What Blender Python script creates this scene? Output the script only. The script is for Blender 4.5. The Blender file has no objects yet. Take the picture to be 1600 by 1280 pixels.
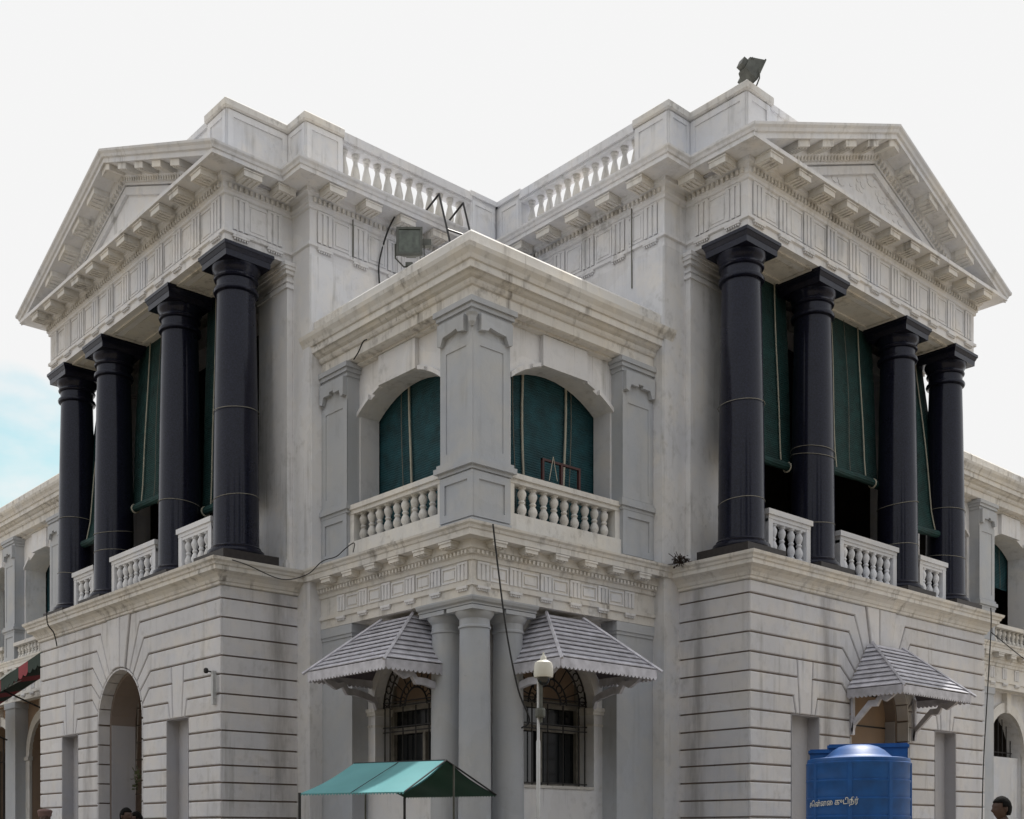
import bpy, bmesh, math, random
from mathutils import Matrix, Vector
random.seed(7)
S = bpy.context.scene
COL = S.collection
PI = math.pi
R = math.radians

# ------------------------------------------------------------------ camera, world, sun, exposure
cam = bpy.data.cameras.new('camera')
cam.sensor_fit = 'HORIZONTAL'; cam.sensor_width = 36.0
cam.lens = 1843.636 / 1600 * 36
cam.shift_x = 0.0004; cam.shift_y = (1304.38 - 640) / 1600
cam.clip_start = 0.1; cam.clip_end = 4000
camo = bpy.data.objects.new('camera', cam); COL.objects.link(camo)
camo.location = (15.404, -13.547, 1.6)
camo.rotation_euler = (R(90), 0, R(137.964 - 90))
S.camera = camo

SUN_EL, SUN_AZ = 60.0, 112.0          # azimuth as the maths angle in the xy plane: behind the building
world = bpy.data.worlds.new('World'); S.world = world; world.use_nodes = True
nt = world.node_tree; nt.nodes.clear()
wo = nt.nodes.new('ShaderNodeOutputWorld'); bg = nt.nodes.new('ShaderNodeBackground')
bg.inputs['Strength'].default_value = 0.1
sky = nt.nodes.new('ShaderNodeTexSky'); sky.sky_type = 'NISHITA'; sky.sun_disc = False
sky.sun_elevation = R(SUN_EL); sky.sun_rotation = R(90 - SUN_AZ)
sky.air_density = 1.3; sky.dust_density = 2.0; sky.ozone_density = 1.0
tc = nt.nodes.new('ShaderNodeTexCoord')
mp = nt.nodes.new('ShaderNodeMapping'); mp.inputs['Scale'].default_value = (1, 1, 2.2)
nz = nt.nodes.new('ShaderNodeTexNoise'); nz.inputs['Scale'].default_value = 2.6
nz.inputs['Detail'].default_value = 7; nz.inputs['Roughness'].default_value = 0.55
nt.links.new(tc.outputs['Generated'], mp.inputs[0]); nt.links.new(mp.outputs[0], nz.inputs['Vector'])
# a gap in the cloud deck low on the left, where blue shows through
gapdir = Vector((math.cos(R(137.964 + 23.0)), math.sin(R(137.964 + 23.0)), math.tan(R(16.4)))).normalized()
dot = nt.nodes.new('ShaderNodeVectorMath'); dot.operation = 'DOT_PRODUCT'
dot.inputs[1].default_value = gapdir
nrm = nt.nodes.new('ShaderNodeVectorMath'); nrm.operation = 'NORMALIZE'
nt.links.new(tc.outputs['Generated'], nrm.inputs[0]); nt.links.new(nrm.outputs[0], dot.inputs[0])
g1 = nt.nodes.new('ShaderNodeMapRange'); g1.inputs[1].default_value = 0.9968; g1.inputs[2].default_value = 0.9994
g1.inputs[3].default_value = 0.0; g1.inputs[4].default_value = 0.55
nt.links.new(dot.outputs['Value'], g1.inputs[0])
ad = nt.nodes.new('ShaderNodeMath'); ad.operation = 'ADD'
nt.links.new(nz.outputs['Fac'], ad.inputs[0]); nt.links.new(g1.outputs[0], ad.inputs[1])
cr = nt.nodes.new('ShaderNodeMapRange'); cr.interpolation_type = 'SMOOTHSTEP'
cr.inputs[1].default_value = 0.78; cr.inputs[2].default_value = 0.98
cr.inputs[3].default_value = 0.0; cr.inputs[4].default_value = 0.74
nt.links.new(ad.outputs[0], cr.inputs[0])
skb = nt.nodes.new('ShaderNodeVectorMath'); skb.operation = 'MULTIPLY'; skb.inputs[1].default_value = (1.35, 1.75, 1.45)
nt.links.new(sky.outputs[0], skb.inputs[0])
mx = nt.nodes.new('ShaderNodeMix'); mx.data_type = 'RGBA'
mx.inputs['A'].default_value = (9.15, 9.15, 9.15, 1)
n2 = nt.nodes.new('ShaderNodeTexNoise'); n2.inputs['Scale'].default_value = 13; n2.inputs['Detail'].default_value = 6
nt.links.new(mp.outputs[0], n2.inputs['Vector'])
r2 = nt.nodes.new('ShaderNodeMapRange'); r2.inputs[1].default_value = 0.36; r2.inputs[2].default_value = 0.60; r2.inputs[3].default_value = 0.30; r2.inputs[4].default_value = 1.0
nt.links.new(n2.outputs['Fac'], r2.inputs[0])
mm = nt.nodes.new('ShaderNodeMath'); mm.operation = 'MULTIPLY'
nt.links.new(cr.outputs[0], mm.inputs[0]); nt.links.new(r2.outputs[0], mm.inputs[1])
nt.links.new(mm.outputs[0], mx.inputs['Factor']); nt.links.new(skb.outputs[0], mx.inputs['B'])
nt.links.new(mx.outputs['Result'], bg.inputs['Color']); nt.links.new(bg.outputs[0], wo.inputs[0])

sun = bpy.data.lights.new('sun', 'SUN'); sun.energy = 4.8; sun.angle = R(0.6); sun.color = (1.0, 0.96, 0.90)
suno = bpy.data.objects.new('sun', sun); COL.objects.link(suno)
sd = Vector((math.cos(R(SUN_AZ)) * math.cos(R(SUN_EL)), math.sin(R(SUN_AZ)) * math.cos(R(SUN_EL)), math.sin(R(SUN_EL))))
suno.rotation_euler = sd.to_track_quat('Z', 'Y').to_euler(); suno.location = (0, 0, 30)
S.view_settings.view_transform = 'Standard'; S.view_settings.look = 'None'
S.view_settings.exposure = 0.0; S.view_settings.gamma = 1.0; S.view_settings.use_curve_mapping = False

# ------------------------------------------------------------------ materials
def newmat(name):
    m = bpy.data.materials.new(name); m.use_nodes = True
    n = m.node_tree; b = n.nodes['Principled BSDF']
    return m, n, b
def plain(name, col, rough=0.6, metal=0.0, var=0.12, scale=9.0, bump=0.0, spec=0.5):
    m, n, b = newmat(name)
    b.inputs['Roughness'].default_value = rough; b.inputs['Metallic'].default_value = metal
    b.inputs['Specular IOR Level'].default_value = spec
    g = n.nodes.new('ShaderNodeNewGeometry'); t = n.nodes.new('ShaderNodeTexNoise')
    t.inputs['Scale'].default_value = scale; t.inputs['Detail'].default_value = 6
    n.links.new(g.outputs['Position'], t.inputs['Vector'])
    r = n.nodes.new('ShaderNodeMapRange'); r.inputs[1].default_value = 0.3; r.inputs[2].default_value = 0.7
    r.inputs[3].default_value = 1 - var; r.inputs[4].default_value = 1 + var
    n.links.new(t.outputs['Fac'], r.inputs[0])
    v = n.nodes.new('ShaderNodeVectorMath'); v.operation = 'SCALE'; v.inputs[0].default_value = col[:3]
    n.links.new(r.outputs[0], v.inputs['Scale']); n.links.new(v.outputs[0], b.inputs['Base Color'])
    if bump:
        bp = n.nodes.new('ShaderNodeBump'); bp.inputs['Strength'].default_value = bump; bp.inputs['Distance'].default_value = 0.01
        n.links.new(t.outputs['Fac'], bp.inputs['Height']); n.links.new(bp.outputs[0], b.inputs['Normal'])
    return m
def plaster(name, col, dirt=(0.20, 0.17, 0.13), streak=0.55, blotch=0.5, stain=()):
    """limewashed plaster: large tone drift, weathering runs, blotches, hairline specks, trowel relief"""
    m, n, b = newmat(name); L = n.links.new; N = n.nodes.new
    b.inputs['Roughness'].default_value = 0.82; b.inputs['Specular IOR Level'].default_value = 0.25
    g = N('ShaderNodeNewGeometry')
    def noise(scale, detail=5, mapscale=None, rough=0.6, off=(0, 0, 0)):
        t = N('ShaderNodeTexNoise'); t.inputs['Scale'].default_value = scale; t.inputs['Detail'].default_value = detail
        t.inputs['Roughness'].default_value = rough
        mpn = N('ShaderNodeMapping'); mpn.inputs['Location'].default_value = off
        if mapscale: mpn.inputs['Scale'].default_value = mapscale
        L(g.outputs['Position'], mpn.inputs[0]); L(mpn.outputs[0], t.inputs['Vector'])
        return t.outputs['Fac']
    def rng(s, a, c, d, e):
        r = N('ShaderNodeMapRange'); r.inputs[1].default_value = a; r.inputs[2].default_value = c
        r.inputs[3].default_value = d; r.inputs[4].default_value = e; L(s, r.inputs[0]); return r.outputs[0]
    def mul(a, c):
        r = N('ShaderNodeMath'); r.operation = 'MULTIPLY'
        L(a, r.inputs[0])
        if isinstance(c, float): r.inputs[1].default_value = c
        else: L(c, r.inputs[1])
        return r.outputs[0]
    def mix(f, A, B):
        r = N('ShaderNodeMix'); r.data_type = 'RGBA'; L(f, r.inputs['Factor'])
        if isinstance(A, tuple): r.inputs['A'].default_value = (*A, 1)
        else: L(A, r.inputs['A'])
        if isinstance(B, tuple): r.inputs['B'].default_value = (*B, 1)
        else: L(B, r.inputs['B'])
        return r.outputs['Result']
    base2 = tuple(c * k for c, k in zip(col, (0.86, 0.88, 0.92)))
    base3 = tuple(c * k for c, k in zip(col, (1.04, 1.0, 0.93)))
    c0 = mix(rng(noise(0.7, 4), 0.35, 0.65, 0, 1), col, base2)
    c1 = mix(rng(noise(1.9, 5, off=(9, 3, 1)), 0.45, 0.7, 0, 0.8), c0, base3)
    vo = N('ShaderNodeTexVoronoi'); vo.inputs['Scale'].default_value = 0.9; vo.inputs['Randomness'].default_value = 1.0
    nn = N('ShaderNodeTexNoise'); nn.inputs['Scale'].default_value = 1.6; nn.inputs['Detail'].default_value = 4
    va = N('ShaderNodeVectorMath'); va.operation = 'ADD'; L(g.outputs['Position'], nn.inputs['Vector']); L(g.outputs['Position'], va.inputs[0]); L(nn.outputs['Color'], va.inputs[1]); L(va.outputs[0], vo.inputs['Vector'])
    sx = N('ShaderNodeSeparateColor'); L(vo.outputs['Color'], sx.inputs[0])
    c1 = mix(rng(sx.outputs[0], 0.55, 0.62, 0, 0.35), c1, tuple(c * k for c, k in zip(col, (0.84, 0.83, 0.82))))
    st = mul(rng(noise(1.0, 6, (5.5, 5.5, 0.32), 0.65), 0.54, 0.74, 0, 1), rng(noise(1.1, 3, off=(3, 8, 2)), 0.42, 0.62, 0, streak))
    c2 = mix(st, c1, dirt)
    bl = mul(rng(noise(7.5, 5, (1, 1, 0.8), 0.62, (1, 7, 4)), 0.50, 0.80, 0, 1), rng(noise(1.3, 4, off=(5, 5, 9)), 0.44, 0.66, 0.05, blotch))
    c3 = mix(bl, c2, dirt)
    r2 = mul(rng(noise(1.0, 8, (16, 16, 0.5), 0.7, (2, 4, 6)), 0.60, 0.72, 0, 1), rng(noise(0.8, 2, off=(7, 1, 3)), 0.5, 0.68, 0, streak))
    c3 = mix(r2, c3, tuple(d * 0.6 for d in dirt))
    sp = rng(noise(26, 4, rough=0.8), 0.66, 0.74, 0, 0.45)
    c4 = mix(sp, c3, tuple(d * 0.7 for d in dirt))
    oi = N('ShaderNodeObjectInfo'); tn = N('ShaderNodeVectorMath'); tn.operation = 'SCALE'
    L(rng(oi.outputs['Random'], 0, 1, 0.93, 1.03), tn.inputs['Scale']); L(c4, tn.inputs[0]); c4 = tn.outputs[0]
    if stain:      # old leak marks running down from the cornice where roof water collects
        sp3 = N('ShaderNodeSeparateXYZ'); L(g.outputs['Position'], sp3.inputs[0])
        acc = None
        for cx_, cy_, r_ in stain:
            d = N('ShaderNodeVectorMath'); d.operation = 'DISTANCE'; cmb = N('ShaderNodeCombineXYZ'); L(sp3.outputs[0], cmb.inputs[0]); L(sp3.outputs[1], cmb.inputs[1])
            L(cmb.outputs[0], d.inputs[0]); d.inputs[1].default_value = (cx_, cy_, 0)
            f_ = rng(d.outputs['Value'], r_ * 0.25, r_, 0.62, 0)
            if acc is None: acc = f_
            else:
                mxn = N('ShaderNodeMath'); mxn.operation = 'MAXIMUM'; L(acc, mxn.inputs[0]); L(f_, mxn.inputs[1]); acc = mxn.outputs[0]
        acc = mul(acc, rng(noise(1.5, 6, (3, 3, 0.5), 0.65, (4, 4, 4)), 0.36, 0.62, 0.15, 1.0))
        c4 = mix(acc, c4, (0.20, 0.19, 0.19))
    L(c4, b.inputs['Base Color'])
    bp = N('ShaderNodeBump'); bp.inputs['Strength'].default_value = 0.35; bp.inputs['Distance'].default_value = 0.012
    L(noise(13, 8, rough=0.7), bp.inputs['Height']); L(bp.outputs[0], b.inputs['Normal'])
    return m
M = {}
M['white'] = plaster('white limewashed plaster', (0.775, 0.775, 0.79), (0.15, 0.145, 0.12), streak=0.62, blotch=0.5)
M['block'] = plaster('white rusticated plaster', (0.69, 0.688, 0.71), stain=((-0.34, -4.12, 0.30), (4.12, 0.34, 0.30), (-5.2, -5.11, 0.25), (5.11, 2.3, 0.22)), dirt=(0.17, 0.165, 0.14), streak=0.6, blotch=0.42)
M['grey'] = plaster('blue grey painted plaster', (0.48, 0.50, 0.53), (0.16, 0.15, 0.145), streak=0.3, blotch=0.2)
M['cornice'] = plaster('weathered cream moulding', (0.755, 0.735, 0.70), (0.09, 0.075, 0.06), streak=0.95, blotch=0.95)
M['joint'] = plaster('grimy joint', (0.27, 0.225, 0.20), streak=0.5, blotch=0.5)
M['niche'] = plaster('grey niche plaster', (0.46, 0.46, 0.49), streak=0.3, blotch=0.3)
M['tan'] = plaster('brown shade-toned plaster', (0.34, 0.25, 0.185), (0.14, 0.10, 0.07), streak=0.5, blotch=0.4)  # brown carries the left wing's shade and the warm bounce under the canopy
M['rail'] = plaster('cream balustrade plaster', (0.70, 0.685, 0.655), (0.14, 0.115, 0.09), streak=0.55, blotch=0.75)
M['brightwhite'] = plaster('fresh white paint', (0.72, 0.73, 0.76), streak=0.25, blotch=0.2)
M['glyphjoint'] = plaster('grimy groove', (0.30, 0.27, 0.25), streak=0.5, blotch=0.5)
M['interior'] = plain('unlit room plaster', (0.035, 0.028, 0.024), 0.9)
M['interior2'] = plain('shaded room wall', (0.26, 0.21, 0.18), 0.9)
M['iron'] = plain('black wrought iron', (0.012, 0.011, 0.012), 0.5, var=0.3)
M['glass'] = plain('dark window glass', (0.008, 0.01, 0.012), 0.08, var=0.2, spec=0.7)
M['frame'] = plain('cream window frame', (0.20, 0.185, 0.16), 0.6, var=0.25)
M['blind'] = plain('dark green canvas', (0.004, 0.034, 0.033), 0.75, var=0.35, scale=5, bump=0.3)
M['blindblue'] = plain('deep teal canvas', (0.006, 0.052, 0.066), 0.75, var=0.35, scale=5, bump=0.3)
M['cord'] = plain('pale cord', (0.42, 0.40, 0.33), 0.8)
M['dimcord'] = plain('grey cord', (0.14, 0.14, 0.12), 0.8)
M['cable'] = plain('black cable', (0.012, 0.012, 0.014), 0.6)
M['lamp'] = plain('grey cast housing', (0.09, 0.095, 0.085), 0.55, 0.3, var=0.25)
M['lampglass'] = plain('greenish lamp glass', (0.06, 0.075, 0.06), 0.12, 0.2, var=0.5, scale=14, spec=0.8)
M['camera_white'] = plain('ivory plastic', (0.62, 0.61, 0.55), 0.45, var=0.06)
M['pole'] = plain('grey painted steel', (0.45, 0.46, 0.47), 0.45, 0.2, var=0.1)
M['slat'] = plain('lavender grey painted boards', (0.55, 0.55, 0.61), 0.55, var=0.22, scale=7)
M['slatgap'] = plain('dark board backing', (0.10, 0.09, 0.11), 0.8)
M['redwood'] = plain('red oxide frame', (0.05, 0.012, 0.011), 0.55, var=0.25)
M['cyan'] = plain('pale cyan tarpaulin', (0.105, 0.31, 0.33), 0.5, var=0.08, scale=3)
M['darkgreen'] = plain('dark green tarpaulin', (0.006, 0.06, 0.035), 0.55, var=0.2, scale=3)
M['tank'] = plain('blue polyethylene', (0.004, 0.080, 0.29), 0.5, var=0.18, scale=7, bump=0.1)
M['lettering'] = plain('white lettering', (0.62, 0.62, 0.56), 0.6, var=0.2, scale=40)
M['plinthstone'] = plain('dark granite plinth', (0.026, 0.022, 0.022), 0.6, var=0.3, scale=20)
M['red'] = plain('faded red canvas', (0.26, 0.035, 0.05), 0.8)
M['greencanvas'] = plain('black green canvas', (0.012, 0.03, 0.022), 0.8)
M['leaf'] = plain('leaf', (0.05, 0.075, 0.02), 0.6, var=0.5, scale=30)
M['leafbright'] = plain('yellow green leaf', (0.07, 0.085, 0.035), 0.6, var=0.4, scale=30)
M['treeleaf'] = plain('dull leaf of added trees', (0.045, 0.058, 0.022), 0.7, var=0.5, scale=2)
M['twig'] = plain('dry twig', (0.05, 0.035, 0.028), 0.8)
M['skin'] = plain('brown skin', (0.062, 0.032, 0.022), 0.55, var=0.1)
M['hair'] = plain('black hair', (0.005, 0.0045, 0.0045), 0.85, spec=0.15, var=0.3, scale=60, bump=0.4)
M['shirt'] = plain('white shirt cloth', (0.62, 0.66, 0.66), 0.85)
M['khaki'] = plain('khaki cloth', (0.22, 0.17, 0.10), 0.85)
M['beret'] = plain('dusty maroon felt', (0.19, 0.12, 0.11), 0.95)
M['bluecloth'] = plain('dark blue cloth', (0.03, 0.04, 0.09), 0.85)
M['trousers'] = plain('dark trousers', (0.03, 0.03, 0.035), 0.85)
M['ground'] = plain('worn dusty asphalt', (0.21, 0.18, 0.135), 0.9, var=0.2, scale=1.2, bump=0.4)
M['paving'] = plain('dusty paving', (0.13, 0.12, 0.11), 0.9, var=0.15, scale=2.0, bump=0.3)
M['kerb'] = plain('concrete kerb', (0.35, 0.33, 0.30), 0.9)
M['tie'] = plain('dull tie wire', (0.22, 0.21, 0.18), 0.7)
M['ladder'] = plain('pale bamboo and aluminium', (0.45, 0.43, 0.40), 0.5)
for nm_ in ('blind', 'blindblue'):
    n = M[nm_].node_tree; b = n.nodes['Principled BSDF']
    g_ = n.nodes.new('ShaderNodeNewGeometry'); w_ = n.nodes.new('ShaderNodeTexWave'); w_.bands_direction = 'Z'; w_.inputs['Scale'].default_value = 9.0
    w_.inputs['Distortion'].default_value = 0.6; w_.inputs['Detail'].default_value = 3
    n.links.new(g_.outputs['Position'], w_.inputs['Vector'])
    bp = n.nodes.new('ShaderNodeBump'); bp.inputs['Strength'].default_value = 0.5; bp.inputs['Distance'].default_value = 0.015
    n.links.new(w_.outputs['Fac'], bp.inputs['Height']); n.links.new(bp.outputs[0], b.inputs['Normal'])
for nm_ in ('slat', 'rail', 'brightwhite'):
    n = M[nm_].node_tree; b = n.nodes['Principled BSDF']; src = b.inputs['Base Color'].links[0].from_socket
    oi = n.nodes.new('ShaderNodeObjectInfo'); r = n.nodes.new('ShaderNodeMapRange'); r.inputs[3].default_value = 0.80 if nm_ == 'slat' else 0.92; r.inputs[4].default_value = 1.08
    v = n.nodes.new('ShaderNodeVectorMath'); v.operation = 'SCALE'
    n.links.new(oi.outputs['Random'], r.inputs[0]); n.links.new(r.outputs[0], v.inputs['Scale']); n.links.new(src, v.inputs[0]); n.links.new(v.outputs[0], b.inputs['Base Color'])
# black polished granite of the columns
def granite():
    m, n, b = newmat('polished black granite'); L = n.links.new; N = n.nodes.new
    g = N('ShaderNodeNewGeometry')
    t = N('ShaderNodeTexNoise'); t.inputs['Scale'].default_value = 45; t.inputs['Detail'].default_value = 8
    L(g.outputs['Position'], t.inputs['Vector'])
    r = N('ShaderNodeValToRGB'); r.color_ramp.elements[0].position = 0.35; r.color_ramp.elements[0].color = (0.005, 0.005, 0.009, 1)
    r.color_ramp.elements[1].position = 0.75; r.color_ramp.elements[1].color = (0.016, 0.017, 0.034, 1)
    L(t.outputs['Fac'], r.inputs[0]); L(r.outputs[0], b.inputs['Base Color'])
    t2 = N('ShaderNodeTexNoise'); t2.inputs['Scale'].default_value = 2.5; t2.inputs['Detail'].default_value = 5
    L(g.outputs['Position'], t2.inputs['Vector'])
    q = N('ShaderNodeMapRange'); q.inputs[1].default_value = 0.3; q.inputs[2].default_value = 0.7; q.inputs[3].default_value = 0.26; q.inputs[4].default_value = 0.40
    L(t2.outputs['Fac'], q.inputs[0]); L(q.outputs[0], b.inputs['Roughness'])
    b.inputs['Specular IOR Level'].default_value = 0.16; b.inputs['Specular Tint'].default_value = (0.72, 0.78, 1.0, 1)
    b.inputs['Coat Weight'].default_value = 0.30; b.inputs['Coat Roughness'].default_value = 0.10; b.inputs['Coat Tint'].default_value = (0.85, 0.9, 1.0, 1)
    return m
M['granite'] = granite()

# ------------------------------------------------------------------ coordinates and mesh helpers
# (p, q, z): p runs along a portico front, q out of it; the right half is the left half mirrored over the corner diagonal
GZ = 0.25
def W(side, p, q, z=0.0):
    return Vector((p, -q, z)) if side == 'L' else Vector((q, -p, z))
def tag(o, label=None, cat=None, group=None, kind=None):
    if label: o['label'] = label
    if cat: o['category'] = cat
    if group: o['group'] = group
    if kind: o['kind'] = kind
    return o
def link(o, parent=None):
    COL.objects.link(o)
    if parent is not None:
        o.parent = parent
        o.matrix_parent_inverse = parent.matrix_world.inverted() if 'wm' not in parent else Matrix(eval(parent['wm'])).inverted()
    return o
WM = {}
def world_of(o):
    return WM.get(o.name, Matrix.Identity(4))
def attach(o, parent, wm=None):
    COL.objects.link(o)
    wm = wm if wm is not None else Matrix.Identity(4)
    WM[o.name] = wm
    if parent is not None:
        o.parent = parent
        loc = world_of(parent).inverted() @ wm
    else:
        loc = wm
    o.matrix_basis = loc
    return o
def thing(name, loc, label, cat, group=None, rz=0.0):
    o = bpy.data.objects.new(name, None); o.empty_display_size = 0.3
    attach(o, None, Matrix.Translation(Vector(loc)) @ Matrix.Rotation(rz, 4, 'Z'))
    return tag(o, label, cat, group)

class MB:
    def __init__(s): s.v = []; s.f = []
    def add(s, vs, fs):
        k = len(s.v); s.v += [tuple(x) for x in vs]; s.f += [tuple(i + k for i in f) for f in fs]; return s
    def box(s, x0, x1, y0, y1, z0, z1):
        vs = [(x, y, z) for x in (x0, x1) for y in (y0, y1) for z in (z0, z1)]
        return s.add(vs, [(0, 1, 3, 2), (4, 6, 7, 5), (0, 4, 5, 1), (2, 3, 7, 6), (0, 2, 6, 4), (1, 5, 7, 3)])
    def prism_q(s, poly, q0, q1):      # polygon in (p, z)
        n = len(poly)
        vs = [(a, q0, c) for a, c in poly] + [(a, q1, c) for a, c in poly]
        fs = [tuple(range(n)), tuple(range(2 * n - 1, n - 1, -1))] + [(i, (i + 1) % n, n + (i + 1) % n, n + i) for i in range(n)]
        return s.add(vs, fs)
    def prism_p(s, poly, p0, p1):      # polygon in (q, z)
        n = len(poly)
        vs = [(p0, a, c) for a, c in poly] + [(p1, a, c) for a, c in poly]
        fs = [tuple(range(n)), tuple(range(2 * n - 1, n - 1, -1))] + [(i, (i + 1) % n, n + (i + 1) % n, n + i) for i in range(n)]
        return s.add(vs, fs)
    def prism_z(s, poly, z0, z1):
        n = len(poly)
        vs = [(a, c, z0) for a, c in poly] + [(a, c, z1) for a, c in poly]
        fs = [tuple(range(n)), tuple(range(2 * n - 1, n - 1, -1))] + [(i, (i + 1) % n, n + (i + 1) % n, n + i) for i in range(n)]
        return s.add(vs, fs)
    def hull8(s, bottom, top):         # two quads of 3d points
        return s.add(list(bottom) + list(top), [(0, 1, 2, 3), (7, 6, 5, 4), (0, 4, 5, 1), (1, 5, 6, 2), (2, 6, 7, 3), (3, 7, 4, 0)])
    def lathe(s, prof, seg=16, cx=0, cy=0, cz=0):
        vs = []; fs = []
        for r, z in prof:
            for i in range(seg):
                a = 2 * PI * i / seg; vs.append((cx + r * math.cos(a), cy + r * math.sin(a), cz + z))
        for j in range(len(prof) - 1):
            for i in range(seg):
                k = (i + 1) % seg; fs.append((j * seg + i, j * seg + k, (j + 1) * seg + k, (j + 1) * seg + i))
        fs.append(tuple(range(seg - 1, -1, -1))); fs.append(tuple((len(prof) - 1) * seg + i for i in range(seg)))
        return s.add(vs, fs)
    def tube(s, pts, r, seg=6, close=False):
        pts = [Vector(p) for p in pts]; n = len(pts); vs = []; fs = []
        up = Vector((0, 0, 1))
        for i, p in enumerate(pts):
            a = pts[(i - 1) % n] if (close or i > 0) else p
            b = pts[(i + 1) % n] if (close or i < n - 1) else p
            d = (b - a).normalized()
            ref = up if abs(d.z) < 0.95 else Vector((1, 0, 0))
            u = d.cross(ref).normalized(); w = d.cross(u).normalized()
            rr = r[i] if isinstance(r, (list, tuple)) else r
            for k in range(seg):
                t = 2 * PI * k / seg; vs.append(p + u * (rr * math.cos(t)) + w * (rr * math.sin(t)))
        m = n if close else n - 1
        for i in range(m):
            for k in range(seg):
                a0 = i * seg + k; a1 = i * seg + (k + 1) % seg
                b0 = ((i + 1) % n) * seg + k; b1 = ((i + 1) % n) * seg + (k + 1) % seg
                fs.append((a0, a1, b1, b0))
        if not close:
            fs.append(tuple(range(seg - 1, -1, -1))); fs.append(tuple((n - 1) * seg + k for k in range(seg)))
        return s.add(vs, fs)
    def sweep(s, prof, path, segs=None):
        """profile (offset, z) swept along a plan path with mitred corners; outward is to the left of travel"""
        n = len(path); d = []
        for i in range(n - 1):
            v = Vector((path[i + 1][0] - path[i][0], path[i + 1][1] - path[i][1])); d.append(v.normalized())
        def off(i):
            ns = []
            if i > 0: ns.append(Vector((-d[i - 1].y, d[i - 1].x)))
            if i < n - 1: ns.append(Vector((-d[i].y, d[i].x)))
            if len(ns) == 1: return ns[0]
            m = ns[0] + ns[1]; return m / (1 + ns[0].dot(ns[1]))
        k = len(prof)
        for i in (segs if segs is not None else range(n - 1)):
            a, b = off(i), off(i + 1)
            vs = [(path[i][0] + a.x * o, path[i][1] + a.y * o, z) for o, z in prof] + \
                 [(path[i + 1][0] + b.x * o, path[i + 1][1] + b.y * o, z) for o, z in prof]
            fs = [(j, (j + 1) % k, k + (j + 1) % k, k + j) for j in range(k)] + [tuple(range(k - 1, -1, -1)), tuple(range(k, 2 * k))]
            s.add(vs, fs)
        return s
    def mesh(s, name, mat, side=None, smooth=False, recalc=True):
        me = bpy.data.meshes.new(name)
        vs = s.v if side is None else [tuple(W(side, *v)) for v in s.v]
        me.from_pydata(vs, [], s.f)
        if recalc:
            bm = bmesh.new(); bm.from_mesh(me)
            bmesh.ops.recalc_face_normals(bm, faces=bm.faces); bm.to_mesh(me); bm.free()
        me.materials.append(M[mat] if isinstance(mat, str) else mat)
        if smooth:
            me.polygons.foreach_set('use_smooth', [True] * len(me.polygons))
            me.set_sharp_from_angle(angle=R(38))
        return me
    def build(s, name, mat, parent=None, side=None, smooth=False, wm=None):
        o = bpy.data.objects.new(name, s.mesh(name, mat, side, smooth)); return attach(o, parent, wm)
def put(name, me, parent, loc, rz=0.0, label=None):
    o = bpy.data.objects.new(name, me)
    if name == 'baluster':
        rz += random.uniform(-0.12, 0.12); loc = Vector(loc) + Vector((random.uniform(-.006, .006), random.uniform(-.006, .006), 0))
    attach(o, parent, Matrix.Translation(Vector(loc)) @ Matrix.Rotation(rz, 4, 'Z'))
    if label: o['label'] = label
    return o
def face_rz(side, face):     # meshes for put() are modelled facing -y
    return 0.0 if (side, face) in (('L', 'q'), ('R', 'p')) else PI / 2
def swap(path):               # the other half of a plan path, in left-hand coordinates
    return [(b, a) for a, b in reversed(path)]
def inset(poly, d):
    n = len(poly); A = sum(poly[i][0] * poly[(i + 1) % n][1] - poly[(i + 1) % n][0] * poly[i][1] for i in range(n))
    sg = 1 if A > 0 else -1; out = []
    for i in range(n):
        p0, p1, p2 = Vector(poly[i - 1]), Vector(poly[i]), Vector(poly[(i + 1) % n])
        e1 = (p1 - p0); e2 = (p2 - p1)
        if e1.length < 1e-6 or e2.length < 1e-6: out.append(tuple(p1)); continue
        e1.normalize(); e2.normalize()
        n1 = Vector((-e1.y, e1.x)) * sg; n2 = Vector((-e2.y, e2.x)) * sg
        k = 1 + n1.dot(n2)
        m = (n1 + n2) / max(k, 0.35); out.append((p1.x + m.x * d, p1.y + m.y * d))
    return out

# ------------------------------------------------------------------ ground
g = MB(); g.add([(-1500, -1500, 0), (1500, -1500, 0), (1500, 1500, 0), (-1500, 1500, 0)], [(0, 1, 2, 3)])
g.build('ground', 'ground', None, wm=Matrix.Translation((0, 0, GZ - 0.13)))
tag(bpy.data.objects['ground'], kind='structure')
pv = MB(); pv.prism_z([(-32, 6.6), (5.2, 6.6), (6.6, 5.2), (6.6, -32), (-2, -32), (-2, 2), (-32, 2)], GZ - 0.3, GZ)
tag(pv.build('pavement', 'paving', None, 'L'), kind='structure')
kb = MB(); kb.sweep([(0, GZ - 0.3), (0.16, GZ - 0.3), (0.16, GZ + 0.004), (0.14, GZ + 0.012), (0, GZ + 0.012)], [(-32, 6.6), (5.2, 6.6), (6.6, 5.2), (6.6, -32)])
tag(kb.build('kerb', 'kerb', None, 'L'), kind='structure')

# ------------------------------------------------------------------ the building
B = thing('office_building', (0, 0, GZ), 'white two storey classical building with twin pedimented porticos of black columns meeting at a corner', 'building')
C, D, G, FAR = 3.6, 4.96, 0.5, -7.33     # corner block face, portico face, portico side, portico far end
RQ, RP, RF = 5.11, -0.34, -7.47          # rusticated base: front, side, far side
RET = 3.80
PC = -3.90                               # portico centre line
AC = -3.87                               # base arch centre

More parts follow.
